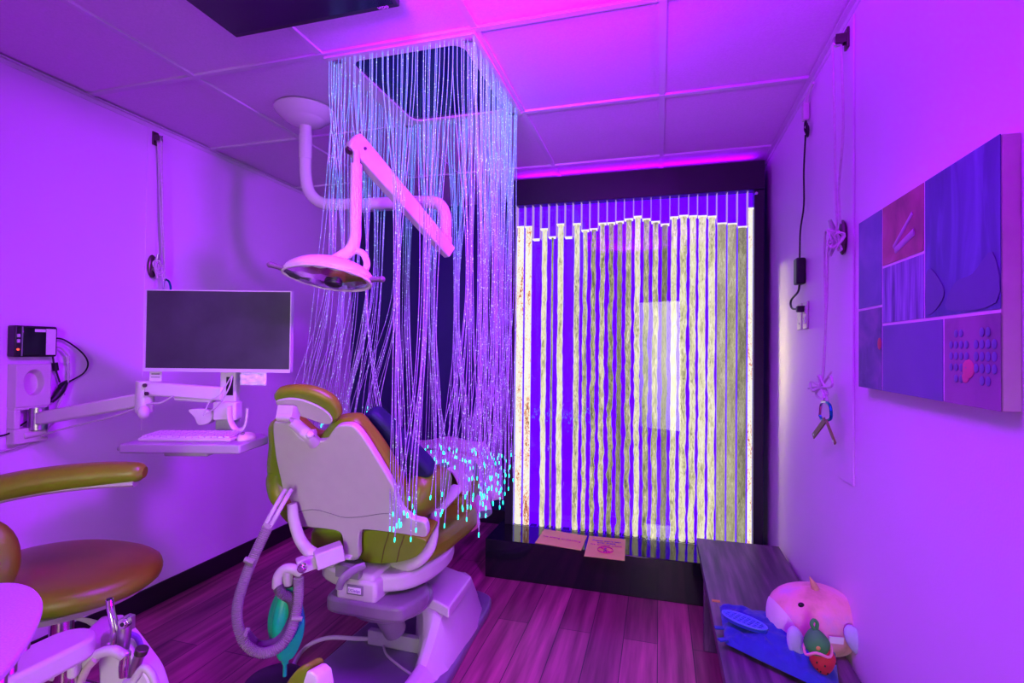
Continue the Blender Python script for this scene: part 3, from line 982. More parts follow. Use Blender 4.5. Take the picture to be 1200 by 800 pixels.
# ================================================================== dental chair
CX = -1.12
t = thing('dental_chair', 'olive upholstered dental chair with pale shell, reclined under the curtain', 'dental chair', (CX, 1.95, 0))
B0 = V((CX, 1.73, .535))
bu = V((0, -.19, .48)).normalized()
bn = V((0, -bu.z, bu.y))                       # faces the camera, slightly down
shell_px = [(319.7, 497), (327, 495.5), (336, 497.6), (343, 504), (351, 513), (360, 516.5), (372, 517), (382, 515), (388, 507), (394, 500), (402, 498), (412, 498.8), (419, 504),
            (430, 518.7), (448, 548), (461, 571), (467, 590), (474, 601), (486, 609), (498, 613), (500, 629), (484, 628), (466, 625.3), (440, 622), (425, 621), (421, 626), (420, 640),
            (419, 656), (403, 655), (402, 640), (400, 627), (394, 622), (376, 619.5), (358, 617.7), (346.7, 617.7), (341, 611), (336, 598), (328, 560), (322, 530)]
sp = [onplane(x, y, B0, bn) for x, y in shell_px]
sp = catmull(sp, 3, True)
build('back_shell', MB().prism(sp, -bn * .028), M['shell'], t, bevel=.006, seg=3)
cush_px = [(317, 520), (316.5, 502), (319, 493), (331, 488), (345, 490), (355, 499), (366, 508), (377, 508), (385, 499), (393, 491), (406, 488.5), (419, 490), (430, 502), (444, 520), (460, 546), (474, 575), (481, 596),
           (472, 612), (440, 617), (390, 617), (350, 614), (333, 602), (322, 580), (315, 548)]
cq = [onplane(x, y, B0 - bn * .05, bn) + bn * .03 for x, y in cush_px]
build('back_cushion', MB().prism(catmull(cq, 3, True), -bn * .085), M['olive'], t, bevel=.03, seg=5)
# groove line across the shell
gl = [onplane(x, y, B0, bn) + bn * .0005 for x, y in ((345, 602), (356, 598), (370, 597), (386, 601), (404, 606), (425, 605), (445, 602), (462, 601))]
build('shell_groove', MB().tube(gl, .0016, 6, smooth=4), M['greyp'], t)
# headrest
HN = V((.12, -.80, -.58)).normalized()
H0 = atF(358, 478, 1.74)
hq_px = [(319, 468), (321, 462), (327, 458.5), (344, 456.5), (362, 458.5), (378, 464), (391, 473), (397.5, 485), (396, 493), (388, 498), (376, 497), (358, 490), (340, 483), (326, 476)]
hq = catmull([onplane(x, y, H0, HN) for x, y in hq_px], 3, True)
hr = build('headrest', MB().prism(hq, -HN * .042), M['olive'], t, bevel=.018, seg=5)
hi_px = [(324, 470), (328, 467), (340, 465), (355, 467), (371, 473), (384, 481), (390, 489), (388, 495), (378, 494.5), (362, 489), (344, 483), (330, 477)]
hb = catmull([onplane(x, y, H0, HN) for x, y in hi_px], 3, True)
build('headrest_back', MB().prism(hb, HN * .008), M['shell'], hr, bevel=.004)
e1 = onplane(342, 478, H0, HN) + HN * .022
hx = V((1, .12, 0)).normalized()
build('headrest_bracket', MB().box(e1 + V((.0, 0, .0)), (.056, .04, .05), axes(hx, V((0, .3, 1)))).tube([e1 + hx * -.025 + V((0, -.016, -.014)), e1 + hx * .025 + V((0, -.016, -.014))], .016, 14)
      .tube([e1 + HN * .004 + V((.01, 0, -.02)), onplane(358, 496, H0, HN) + HN * .03, onplane(368, 505, B0, bn) + bn * .03, onplane(370, 518, B0, bn) + bn * .004], [.02, .022, .022, .024], 12, smooth=4, flat=.7)
      .tube([onplane(374, 500, H0, HN) + HN * .028, onplane(364, 500, H0, HN) + HN * .034], .013, 14), M['shell'], hr, bevel=.003)
kn = onplane(373, 501, B0, bn) + bn * .04
build('headrest_knob', MB().tube([kn + V((.0, 0, 0)), kn + bn * .012], .012, 16).ell(kn + bn * .012, (.010, .010, .010)), M['white'], hr, bevel=.002)
# seat, legrest
def pad_xy(pts, z0, z1_): return [V((x, y, z0)) for x, y in pts]


seat_o = catmull([V((x, y, .455)) for x, y in ((CX - .20, 1.86), (CX - .26, 1.95), (CX - .28, 2.15), (CX - .26, 2.40), (CX, 2.44), (CX + .26, 2.40), (CX + .28, 2.15), (CX + .26, 1.95), (CX + .2, 1.86), (CX, 1.84))], 4, True)
build('seat_cushion', MB().prism(seat_o, (0, 0, .10)), M['olive'], t, bevel=.035, seg=5)
# the two lower back bolsters seen under the shell
for side, pxs in (('l', [(363, 628), (366, 622), (380, 620), (396, 622), (402, 634), (404, 648), (401, 657), (385, 656), (370, 650), (364, 642)]),
                  ('r', [(420, 640), (424, 624), (440, 622), (470, 626), (496, 632), (499, 638), (488, 652), (465, 659), (440, 660), (424, 657)])):
    P0 = B0 + V((0, .05, 0))
    q = catmull([onplane(x, y, P0, bn) for x, y in pxs], 3, True)
    bo = build('lumbar_bolster', MB().prism(q, -bn * .11), M['olive'], t, bevel=.03, seg=5)
    if side == 'r':
        sm = MB()
        for a, b in (((456, 624), (447, 659)), ((474, 627), (465, 658))):
            sm.tube([onplane(*a, P0, bn) + bn * .001, onplane((a[0] + b[0]) / 2 - 1, (a[1] + b[1]) / 2, P0, bn) + bn * .002, onplane(*b, P0, bn) + bn * .001], .0022, 6)
        build('seam', sm, M['seam'], bo)
leg = [V((CX - .22, 2.38, .50)), V((CX + .22, 2.38, .50)), V((CX + .20, 2.80, .60)), V((CX + .14, 2.98, .63)), V((CX - .14, 2.98, .63)), V((CX - .20, 2.80, .60))]
build('leg_cushion', MB().prism(leg, (0, -.02, .09)), M['olive'], t, bevel=.03, seg=5)
# armrests: olive pads and the pale U-shaped carrier
for sx, pc in ((1, atF(501, 575, 2.02)), (-1, atF(350, 568, 2.06))):
    rot = Matrix.Rotation(sx * .42, 3, 'Y') @ Matrix.Rotation(-.15, 3, 'X')
    def padfn(p): return V((math.copysign(abs(p.x) ** .8, p.x), math.copysign(abs(p.y) ** .7, p.y), math.copysign(abs(p.z) ** .8, p.z)))
    build('armrest', MB().ell(pc, (.062 if sx > 0 else .052, .15, .100), rot, 24, 16, padfn), M['olive'], t)
ucar = [atF(510, 594, 2.04), atF(508, 610, 2.04), atF(507, 630, 2.02), atF(501, 646, 2.0), atF(483, 660, 1.98), V((CX + .05, 1.87, .445)), V((CX - .1, 1.86, .44)), atF(372, 651, 1.90), atF(354, 636, 1.9), atF(345, 612, 1.9), atF(342, 590, 1.9)]
build('arm_carrier', MB().tube(ucar, [.022, .022, .022, .023, .025, .026, .026, .024, .021, .020, .018], 14, smooth=6, flat=.75), M['shell'], t)
build('armrest_post', MB().tube([atF(507, 618, 2.04), atF(510, 600, 2.06), atF(522, 586, 2.14), atF(535, 572, 2.24)], [.026, .027, .032, .03], 14, smooth=4, flat=.6), M['shell'], t)
# lower bracket latch
bl = onplane(409, 651, B0, bn) + bn * .004
build('back_latch', MB().box(bl, (.032, .012, .026), axes(V((1, 0, 0)), bu)), M['white'], t, bevel=.003)
# seat underframe and swivel
uo = catmull([V((x, y, .40)) for x, y in ((CX - .17, 1.79), (CX - .22, 1.95), (CX - .22, 2.2), (CX, 2.26), (CX + .22, 2.2), (CX + .27, 1.98), (CX + .20, 1.78), (CX, 1.73))], 4, True)
build('seat_frame', MB().prism(uo, (0, 0, .065)), M['shell'], t, bevel=.015, seg=3)
build('cable_box', MB().box(atF(410, 668, 1.93) + V((0, -.005, 0)), (.10, .03, .045)), M['greyp'], t, bevel=.003)
build('cable_cover', MB().tube([atF(428, 662, 1.90), atF(415, 668, 1.88), atF(402, 678, 1.86), atF(397, 690, 1.86)], [.013, .016, .016, .013], 10, smooth=4, flat=.5), M['greyp'], t)
# lift block with badge, below the seat
lb = atF(420, 690, 1.93)
lift = build('lift_block', MB().box(lb + V((0, .10, .0)), (.17, .24, .085)).box(lb + V((.0, .10, .045)), (.14, .22, .03)), M['shell'], t, bevel=.016, seg=3)
bc = lb + V((.0, -.022, .006))
build('badge', MB().box(bc, (.068, .006, .036)).box(bc + V((0, -.003, 0)), (.056, .004, .024)), M['greyp'], lift, bevel=.002)
build('badge_plate', MB().box(bc + V((0, -.005, 0)), (.054, .003, .022)), M['paper'], lift, bevel=.001)
text_mesh('lettering', 'DCIedge', .014, M['ink'], lift, bc + V((0, -.0068, 0)), (1, 0, 0), (0, 0, 1))
bx_ = atF(425, 708, 1.93)
bumper = catmull([V((x, y, bx_.z - .035)) for x, y in ((bx_.x - .145, bx_.y + .10), (bx_.x - .15, bx_.y + .01), (bx_.x - .12, bx_.y - .03), (bx_.x, bx_.y - .035), (bx_.x + .15, bx_.y - .03), (bx_.x + .19, bx_.y + .02), (bx_.x + .2, bx_.y + .15), (bx_.x + .02, bx_.y + .35), (bx_.x - .1, bx_.y + .35))], 4, True)
build('bumper', MB().prism(bumper, (0, 0, .06)), M['greyp'], t, bevel=.014, seg=3)
build('lift_arm', MB().ell(bx_ + V((.03, .16, -.04)), (.17, .17, .06)).tube([bx_ + V((.03, .1, -.06)), bx_ + V((.05, .16, -.17))], .045, 16), M['greyp'], t)
# floor base: low plate, raised hood with sloping skirt
BXl, BXr = -1.30, -.80
plate = catmull([V((x, y, 0)) for x, y in ((BXl, 1.40), (BXl - .01, 1.9), (BXl + .03, 2.42), (BXl + .12, 2.55), (-1.0, 2.60), (BXr - .06, 2.58), (BXr - .005, 2.48), (BXr + .005, 2.2), (BXr + .02, 1.9), (BXr + .02, 1.40), (-1.05, 1.36))], 4, True)
build('base_plate', MB().prism(plate, (0, 0, .045)), mat('grey_violet_plastic', (.20, .20, .23), .28), t, bevel=.012, seg=3)
# hood: loft of cross sections along Y
secs = []
for y, zt, xa, xb in ((1.36, .062, -.91, -.87), (1.70, .07, -.905, -.865), (1.85, .095, -.90, -.86), (1.92, .165, -.905, -.855), (1.965, .235, -.93, -.85), (2.08, .262, -1.0, -.85), (2.25, .262, -1.08, -.86), (2.42, .21, -1.10, -.89), (2.54, .10, -1.08, -.93), (2.58, .045, -1.06, -.95)):
    secs.append([V((xa - .02, y, .04)), V((xa, y, zt * .9)), V((xa + .02, y, zt)), V((xb - .03, y, zt)), V((xb, y, zt * .92)), V((xb + .035, y, zt * .5)), V((BXr + .005 - max(0, y - 2.36) * .55, y, .04))])
vs = [p for s_ in secs for p in s_]; S = 7
fs = [(i * S + k, (i + 1) * S + k, (i + 1) * S + k + 1, i * S + k + 1) for i in range(len(secs) - 1) for k in range(S - 1)]
fs += [tuple(range(S)), tuple((len(secs) - 1) * S + k for k in range(S - 1, -1, -1))]
build('base_hood', MB().add(vs, fs), M['white'], t, bevel=.008, seg=3, angle=25)
# the arm cover lid, slanting from the lift block to the hood
lid = [atZ(458, 676, .315), atZ(508, 657, .285), atZ(553, 675, .272), atZ(526, 712, .272)]
build('arm_cover', MB().prism(lid, (0, 0, -.045)), M['white'], t, bevel=.008, seg=3)
sk = [V((BXr + .018, 1.40, .04)), V((BXr + .018, 1.86, .06)), V((BXr - .01, 1.9, .11))]
build('base_crossbar', MB().box((-1.02, 2.0, .075), (.36, .03, .06)).box((-.88, 1.97, .085), (.05, .06, .05)), M['lgrey'], t, bevel=.004)
build('floor_cable', MB().tube([atZ(470, 742, .06), atZ(450, 748, .055), atZ(420, 748, .055), atZ(385, 747, .05), atZ(360, 757, .012), atZ(346, 775, .008), atZ(343, 790, .008)], .009, 8, smooth=6), M['tubing'], t)
build('floor_cable', MB().tube([atZ(449, 746, .055), atZ(452, 765, .05), atZ(468, 780, .05), atZ(484, 792, .05), atZ(490, 806, .05)], .005, 8, smooth=6), M['tubing'], t)

# ---- things lying on the chair
t = thing('blue_cushion', 'dark blue cushion on the chair back, behind the curtain strands', 'cushion', (CX + .12, 1.72, .88))
qb = [onplane(x, y, B0 - bn * .13, bn) for x, y in ((424, 492), (431, 484), (442, 488), (468, 515), (498, 545), (505, 558), (492, 562), (462, 548), (436, 516))]
build('cover', MB().prism(catmull(qb, 4, True), -bn * .07), mat('dark_blue_fabric', (.006, .01, .06), .7), t, bevel=.025, seg=4)

# blanket draped over the legrest
def blanket(u, v_):
    # u across the chair (left..right, hanging on the right side), v along its length
    y = 2.36 + .50 * v_ + .02 * math.sin(u * 9)
    a = -.30 + .62 * u
    z = .735 + .05 * v_ - .03 * (a / .3) ** 2 + .018 * noise.noise((u * 4, v_ * 4, 1))
    x = CX + a
    over = max(0, u - .72) / .28
    if over > 0:
        x = CX + .146 + .085 * over ** .7 + .02 * math.sin(v_ * 16) * over
        z = .735 + .05 * v_ - .02 - .30 * over + .012 * math.sin(v_ * 11) * over
    return V((x, y + .05 * over, z))


bl_ = build('crochet_blanket', MB().grid(blanket, 44, 26), M['cloth'], solid=.012, loc=(CX, 2.6, .7))
tag(bl_, 'crocheted white and green blanket draped over foot of dental chair', 'blanket')

# ---- breathing circuit on its bracket
t = thing('nitrous_breathing_set', 'teal breathing bag with grey corrugated hoses beside dental chair', 'breathing set', atF(352, 664, 1.86))
br0, br1 = atF(392, 648, 1.90), atF(348, 664, 1.84)
dv = br1 - br0
build('bracket', MB().box((br0 + br1) / 2 + V((-.02, 0, -.008)), (dv.length * .75, .045, .05), axes(dv, V((0, 0, 1)).cross(dv))).box(br0 + dv * .15 + V((0, 0, .0)), (.10, .06, .06), axes(dv, V((0, 0, 1)).cross(dv))), M['shell'], t, bevel=.005)
gk = atF(355, 664, 1.80)
build('gauge', MB().tube([gk, gk + V((.006, -.016, 0))], .016, 18).tube([gk + V((.006, -.016, 0)), gk + V((.007, -.02, 0))], .011, 16), M['chrome'], t, bevel=.002)
tee = atF(333, 672, 1.82)
build('tee_connector', MB().tube([atF(352, 672, 1.83), atF(343, 666, 1.82), atF(333, 667, 1.82), atF(326, 676, 1.82), atF(325, 688, 1.82)], [.016, .017, .017, .018, .018], 14, smooth=4).tube([atF(337, 668, 1.82), atF(338, 684, 1.83)], .017, 14), M['shell'], t, bevel=.001)
build('bag_collar', MB().tube([atF(338, 680, 1.83), atF(338, 687, 1.83)], .015, 14), M['black'], t)
b0 = atF(337, 686, 1.84); b1 = atF(334, 777, 1.86)
prof = []
bag = MB(); nS, nR = 24, 24
vs = []
for i in range(nR + 1):
    s_ = i / nR
    c_ = b0.lerp(b1, s_)
    w = .017 + .045 * math.sin(PI * min(1, s_ / .96)) ** .75 if s_ < .9 else .017 + .045 * math.sin(PI * min(1, s_ / .96)) ** .75
    if s_ > .93: w = .012
    for k in range(nS):
        a = 2 * PI * k / nS
        rr_ = w * (1 + .16 * math.cos(4 * a + 1))
        vs.append(c_ + RT * math.cos(a) * rr_ + V((FW.x, FW.y, 0)) * math.sin(a) * rr_ * .75)
fs = [(i * nS + k, i * nS + (k + 1) % nS, (i + 1) * nS + (k + 1) % nS, (i + 1) * nS + k) for i in range(nR) for k in range(nS)]
fs += [tuple(range(nS - 1, -1, -1)), tuple(nR * nS + k for k in range(nS))]
build('breathing_bag', bag.add(vs, fs), M['teal'], t, label='teal rubber breathing bag')
build('bag_nozzle', MB().tube([b1, b1 + V((0, 0, -.045))], .007, 10), M['teal'], t)


def corrugated(pts, r, n, mb=None, amp=.13):
    c_ = catmull(pts, 24)
    # resample evenly
    Ls = [0]
    for i in range(1, len(c_)): Ls.append(Ls[-1] + (c_[i] - c_[i - 1]).length)
    out = []; j = 0
    for k in range(n + 1):
        s_ = Ls[-1] * k / n
        while j < len(Ls) - 2 and Ls[j + 1] < s_: j += 1
        f_ = (s_ - Ls[j]) / max(1e-9, Ls[j + 1] - Ls[j])
        out.append(c_[j].lerp(c_[j + 1], f_))
    return (mb or MB()).tube(out, [r * (1 + (amp if k % 2 else -amp)) for k in range(n + 1)], 12)


h1 = [atF(*q) for q in ((314, 617, 1.80), (303, 640, 1.79), (290, 670, 1.78), (279, 705, 1.77), (279, 732, 1.76), (289, 756, 1.75), (308, 765, 1.75), (328, 757, 1.76), (342, 736, 1.78), (349, 705, 1.80), (350, 676, 1.81))]
build('corrugated_hose', corrugated(h1, .0165, 230), M['hose'], t)
h2 = [atF(*q) for q in ((287, 742, 1.79), (300, 755, 1.80), (315, 756, 1.80), (332, 746, 1.80), (344, 722, 1.81), (342, 703, 1.81), (331, 696, 1.80), (326, 688, 1.81))]
build('corrugated_hose', corrugated(h2, .0165, 150), M['hosed'], t, label='dark grey corrugated hose')
for pa, pb, rr_ in (((310, 614, 1.80), (318, 618, 1.80), .014), ((287, 655, 1.77), (298, 659, 1.77), .010), ((287, 745, 1.74), (291, 735, 1.75), .007), ((342, 724, 1.775), (354, 725, 1.785), .008)):
    build('tube_clip', MB().tube([atF(*pa), atF(*pb)], rr_, 8), M['hose'], t)
tb2 = MB()
for o_ in (-4, 3):
    tb2.tube([atF(313 + o_, 618, 1.80), atF(322 + o_, 602, 1.80), atF(331 + o_, 586, 1.82), atF(338 + o_, 574, 1.86)], .008, 10, smooth=4)
build('mask_tubing', tb2, M['tubing'], t)

# foot control on the floor behind the bag
fc = atZ(322, 792, .03)
t = thing('foot_control', 'black round foot control on floor below teal bag', 'foot pedal', (fc.x, fc.y, 0))
build('disc', MB().lathe([(.0, 0), (.10, 0), (.105, .006), (.10, .022), (.06, .034), (0, .036)], (fc.x, fc.y, 0)), M['black'], t)
build('rubber_ring', MB().lathe([(.104, .0), (.112, .0), (.112, .012), (.104, .014)], (fc.x, fc.y, 0)), M['baseb'], t)

# ================================================================== assistant stool (left)
F0 = 1.5
sc_ = V((-1.70, 1.12, .60))
t = thing('assistant_stool', 'olive assistant stool with curved arm bar near left wall', 'stool', (sc_.x, sc_.y, 0))
so = []
for k in range(28):
    a = 2 * PI * k / 28
    so.append(V((sc_.x + .235 * math.copysign(abs(math.cos(a)) ** .85, math.cos(a)), sc_.y + .19 * math.sin(a), .595)))
def seatfn(p):
    q = V(p)
    return V((math.copysign(abs(q.x) ** .85, q.x), q.y, math.copysign(abs(q.z) ** .7, q.z)))
build('seat', MB().ell((sc_.x, sc_.y, .635), (.275, .215, .055), None, 36, 16, seatfn), M['olive'], t)
build('seat_pan', MB().lathe([(0, 0), (.19, 0), (.225, .012), (.235, .03), (0, .03)], (sc_.x, sc_.y, .573), seg=36), M['shell'], t)
ab = [atF(*q) for q in ((-80, 596, 1.36), (-30, 580, 1.39), (20, 568, 1.42), (70, 560, 1.45), (120, 555, 1.48), (160, 553, 1.50), (170, 553, 1.505))]
build('arm_bar', MB().tube(ab, [.034, .036, .037, .036, .034, .028, .016], 16, smooth=5, flat=1.15), M['olive'], t)
ab2 = [p + V((0, 0, -.028)) for p in ab[:-1]]
build('arm_bar_plate', MB().tube(ab2, .013, 10, smooth=5, flat=1.8), M['shell'], t)
bk = atF(-22, 658, 1.22)
build('backrest', MB().ell(bk, (.075, .05, .10), Matrix.Rotation(.5, 3, 'Z')), M['olive'], t)
build('backrest_plate', MB().ell(bk + V((.012, -.035, -.01)), (.055, .03, .08), Matrix.Rotation(.5, 3, 'Z')), M['shell'], t)
build('back_post', MB().tube([bk + V((-.02, .02, -.02)), bk + V((-.04, .05, -.13)), V((sc_.x - .12, sc_.y, .565))], .014, 10, smooth=4), M['chrome'], t)
build('arm_post', MB().tube([ab[1] + V((0, 0, -.03)), ab[1] + V((-.02, .02, -.18)), V((sc_.x - .16, sc_.y + .05, .57))], .014, 10, smooth=4), M['chrome'], t)
build('lever', MB().tube([V((sc_.x + .06, sc_.y - .06, .555)), V((sc_.x + .16, sc_.y - .04, .545)), V((sc_.x + .23, sc_.y - .03, .515))], [.006, .008, .024], 12, smooth=4, flat=.4), M['white'], t)
build('pole', MB().tube([V((sc_.x, sc_.y, .575)), V((sc_.x, sc_.y, .28))], .022, 16).tube([V((sc_.x, sc_.y, .575)), V((sc_.x, sc_.y, .46))], .03, 16), M['chrome'], t)
fr2 = [V((sc_.x + .2 * math.cos(2 * PI * k / 36), sc_.y + .2 * math.sin(2 * PI * k / 36), .34)) for k in range(36)]
build('foot_ring', MB().tube(fr2, .009, 8, closed=True).tube([V((sc_.x - .2, sc_.y, .34)), V((sc_.x + .2, sc_.y, .34))], .007, 8), M['chrome'], t)
for k in range(5):
    a = 2 * PI * k / 5 + .3
    e = V((sc_.x + .27 * math.cos(a), sc_.y + .27 * math.sin(a), .075))
    lg = build('leg', MB().tube([V((sc_.x, sc_.y, .12)), e], [.028, .018], 10, flat=.7), M['black'], t)
    build('caster', MB().tube([e + V((0, .012, -.045)), e + V((0, -.012, -.045))], .03, 14).tube([e, e + V((0, 0, -.03))], .009, 8), M['black'], lg)

# ================================================================== delivery unit (front left)
t = thing('delivery_cart', 'white delivery unit with oval tray and handpiece holders at left edge', 'delivery unit', (-1.25, .78, 0))
to = [(0, 682), (22, 682.5), (40, 689), (50, 703), (46, 724), (30, 754), (0, 790), (-50, 815), (-110, 800), (-120, 740), (-80, 695), (-35, 684)]
tp = catmull([atZ(x, y, .80) for x, y in to], 4, True)
build('tray', MB().prism(tp, (0, 0, -.014)), mat('speckled_tray', (.72, .66, .72), .45, var=.12, scale=260), t, bevel=.004)
ctr = V((0, 0, 0))
for p in tp: ctr += p
ctr /= len(tp)
tpi = [ctr + (p - ctr) * .93 + V((0, 0, -.014)) for p in tp]
for q in ((30, 742), (14, 768), (2, 785)):
    p = atZ(q[0] - 4, q[1] + 6, .775)
    build('tray_bolt', MB().tube([p + V((0, 0, .012)), p + V((0, 0, -.02))], .012, 10).tube([p + V((.008, -.01, -.01)), p + V((.014, -.02, -.01))], .009, 10), M['steel'], t)
a0, a1 = atZ(78, 748, .62), atZ(-60, 790, .66)
dd = a1 - a0
cap_ = []
sdv = V((0, 0, 1)).cross(dd).normalized() * .055
fwd = dd.normalized()
for k in range(13):
    a = -PI / 2 + PI * k / 12
    cap_.append(a0 - fwd * .055 * math.cos(a) + sdv * math.sin(a))
cap_ += [a1 + sdv, a1 - sdv]
build('arm', MB().prism([V((p.x, p.y, a0.z)) for p in cap_], (0, 0, -.05)), M['white'], t, bevel=.01, seg=3)
a2 = atZ(128, 745, .52); a3 = V((a0.x, a0.y, .56))
dd2 = V((a2.x - a3.x, a2.y - a3.y, 0))
build('arm', MB().box((V((a2.x, a2.y, .55)) + V((a3.x, a3.y, .55))) / 2, (dd2.length + .04, .06, .04), axes(dd2, V((0, 0, 1)).cross(dd2))), M['white'], t, bevel=.01, seg=3)
build('post', MB().tube([V((a3.x, a3.y, .58)), V((a3.x, a3.y, .40))], .024, 18), M['chrome'], t)
build('post_base', MB().lathe([(0, 0), (.07, 0), (.075, .01), (.045, .04), (.03, .045), (0, .045)], (a3.x, a3.y, .37)), M['white'], t)
build('cart_column', MB().span((a3.x - .09, a3.y - .09, .05), (a3.x + .09, a3.y + .09, .37)), M['white'], t, bevel=.02, seg=3)
cb = build('cart_base', MB().span((a3.x - .17, a3.y - .17, .0), (a3.x + .17, a3.y + .17, .05)), M['lgrey'], t, bevel=.015)
hc = atF(138, 772, 1.32)
hold = catmull([hc + RT * a + V((0, 0, b)) for a, b in ((-.05, .045), (-.03, .07), (.0, .055), (.045, .0), (.085, -.06), (.09, -.13), (-.03, -.13), (-.05, -.04))], 4, True)
build('holder_block', MB().prism(hold, V((FW.x, FW.y, 0)) * .06), M['white'], t, bevel=.012, seg=3)
holes = []
def HP(px, py, f_=1.29): return atF(px, py, f_)
t2 = thing('suction_handpiece', 'slim chrome suction handpiece standing upright in the holder', 'handpiece', HP(131, 762))
build('body', MB().tube([HP(128.5, 702), HP(130, 715), HP(133, 728), HP(135, 740), HP(132, 756)], [.0085, .0085, .0095, .010, .010], 14, smooth=5), M['chrome'], t2)
build('valve', MB().tube([HP(128, 755), HP(137, 758)], .010, 12).ell(HP(127, 755, 1.28), (.006, .006, .006)), M['steel'], t2, bevel=.002)
build('opening', MB().tube([HP(128.4, 701), HP(128.4, 702.4)], .0065, 12), M['black'], t2)
t2 = thing('evacuator_handpiece', 'thick steel evacuator handpiece with round port, right of slim one', 'handpiece', HP(145, 762))
build('body', MB().tube([HP(147, 724), HP(146, 738), HP(144, 762)], [.014, .015, .013], 16, smooth=3).box(HP(151, 729, 1.30), (.02, .02, .035)), M['steel'], t2, bevel=.002)
po = HP(144, 731, 1.27)
build('port', MB().tube([po + FW * .015, po], .013, 16).tube([po, po - FW * .003], .008, 16), M['chrome'], t2, bevel=.001)
build('port_hole', MB().tube([po - FW * .003, po - FW * .004], .005, 12), M['black'], t2)
t2 = thing('air_water_syringe', 'short chrome syringe handpiece at front of the holder', 'handpiece', HP(148, 785))
build('body', MB().tube([HP(148, 766, 1.27), HP(146, 778, 1.27), HP(145, 792, 1.27)], [.010, .012, .010], 14, smooth=3), M['chrome'], t2)
build('tip_cap', MB().ell(HP(148, 765, 1.27), (.010, .010, .006)), M['steel'], t2)
t2 = thing('slow_handpiece', 'dark steel handpiece leaning right in the holder', 'handpiece', HP(158, 785))
build('body', MB().tube([HP(166, 762), HP(161, 774), HP(155, 794)], [.013, .012, .012], 14, smooth=3), M['steel'], t2)
build('collar', MB().tube([HP(167, 759), HP(164.5, 766)], .015, 14), M['bronze'], t2, bevel=.002)
t2 = thing('handpiece_tubing', 'pale looping handpiece hoses hanging from the delivery unit', 'hose', HP(110, 780))
build('hose', MB().tube([HP(145, 768, 1.26), HP(132, 762, 1.25), HP(115, 766, 1.25), HP(98, 778, 1.25), HP(84, 795, 1.25), HP(78, 815, 1.25)], .012, 12, smooth=5), M['tubing'], t2)
build('hose', MB().tube([HP(112, 772, 1.24), HP(102, 783, 1.24), HP(94, 800, 1.24)], .009, 12, smooth=5), mat('tan_tubing', (.5, .42, .36), .45), t2)
build('hose', MB().tube([HP(150, 742, 1.33), HP(160, 746, 1.34), HP(165, 757, 1.34), HP(166, 766, 1.33)], .007, 10, smooth=5), mat('violet_tubing', (.2, .15, .4), .4), t2)
build('hose', MB().tube([HP(147, 800, 1.24), HP(156, 798, 1.23), HP(164, 786, 1.23), HP(170, 782, 1.23), HP(178, 790, 1.23), HP(184, 806, 1.23)], .009, 10, smooth=5), M['tubing'], t2)

# ================================================================== operator stool, only its back rises into view
bp_ = atF(352, 790, 1.45)
t = thing('operator_stool', 'stool whose olive back pad with white shell shows at bottom edge', 'stool', (bp_.x + .14, bp_.y - .36, 0))
q_ = [atF(x, y, 1.45) for x, y in ((328, 824), (331, 806), (338, 794), (347, 784), (355, 780), (360, 786), (358, 806), (357, 836), (340, 856), (328, 850))]
fn_ = V((.35, .95, 0)).normalized()
build('back_pad', MB().prism(catmull(q_, 4, True), fn_ * .06), M['olive'], t, bevel=.016, seg=4)
q2 = [atF(x, y, 1.44) for x, y in ((351, 820), (355, 798), (359, 786), (364, 786), (371, 792), (374, 808), (375, 840), (354, 852))]
build('back_shell', MB().prism(q2, fn_ * .05), M['enamel'], t, bevel=.008, seg=3)
oc = V((bp_.x + .14, bp_.y - .36, 0))
build('back_post', MB().tube([bp_ + V((.02, .04, -.1)), bp_ + V((.0, .02, -.2)), oc + V((.05, 0, .30))], .014, 10, smooth=4), M['chrome'], t)
build('seat', MB().lathe([(0, 0), (.15, 0), (.165, .012), (.165, .04), (.14, .06), (0, .066)], oc + V((0, 0, .30))), M['olive'], t)
build('pole', MB().tube([oc + V((0, 0, .3)), oc + V((0, 0, .05))], .022, 14), M['chrome'], t)
build('base', MB().lathe([(0, 0), (.19, 0), (.19, .015), (.03, .055), (0, .055)], oc), M['black'], t)

# ================================================================== bench on the right, with toys
BZ = .352
t = thing('bench', 'dark wood bench along right wall beside the bubble panel', 'bench', (.385, 2.0, 0))
build('top', MB().span((.192, .45, BZ - .042), (XR - .013, 2.857, BZ)), M['bench'], t, bevel=.003)
for y in (2.44, .6):
    build('leg', MB().span((.196, y, 0), (XR - .02, y + .045, BZ - .042)), M['bench'], t, bevel=.002)
build('rail', MB().span((.5, .65, .05), (.52, 2.44, BZ - .042)), M['bench'], t, bevel=.002)


def pillowfn(p):
    return p


t = thing('blue_pillow', 'rumpled royal blue pillow lying on dark bench', 'pillow', (.40, 1.88, BZ))
corners = [atZ(846, 722, BZ + .03), atZ(868, 702, BZ + .03), atZ(1005, 752, BZ + .03), atZ(1016, 800, BZ + .02)]
c00 = atZ(850, 757, BZ + .012); c10 = atZ(985, 822, BZ + .012); c01 = atZ(843, 712, BZ + .012); c11 = V((.572, 2.0, BZ))


def pil(top):
    def f(u, v_):
        p = c00.lerp(c10, u).lerp(c01.lerp(c11, u), v_)
        pin = 1 - .10 * math.sin(PI * u) * (abs(2 * v_ - 1)) - 0
        h = (max(0, 1 - abs(2 * u - 1) ** 2.6) * max(0, 1 - abs(2 * v_ - 1) ** 2.6)) ** .6
        wr = .016 * noise.noise((u * 7, v_ * 7, 3)) + .008 * noise.noise((u * 18, v_ * 12, 9))
        z = BZ + .020 + (.050 * h + wr * (h > .02) if top else -.019 * h)
        return V((p.x, p.y, z))
    return f


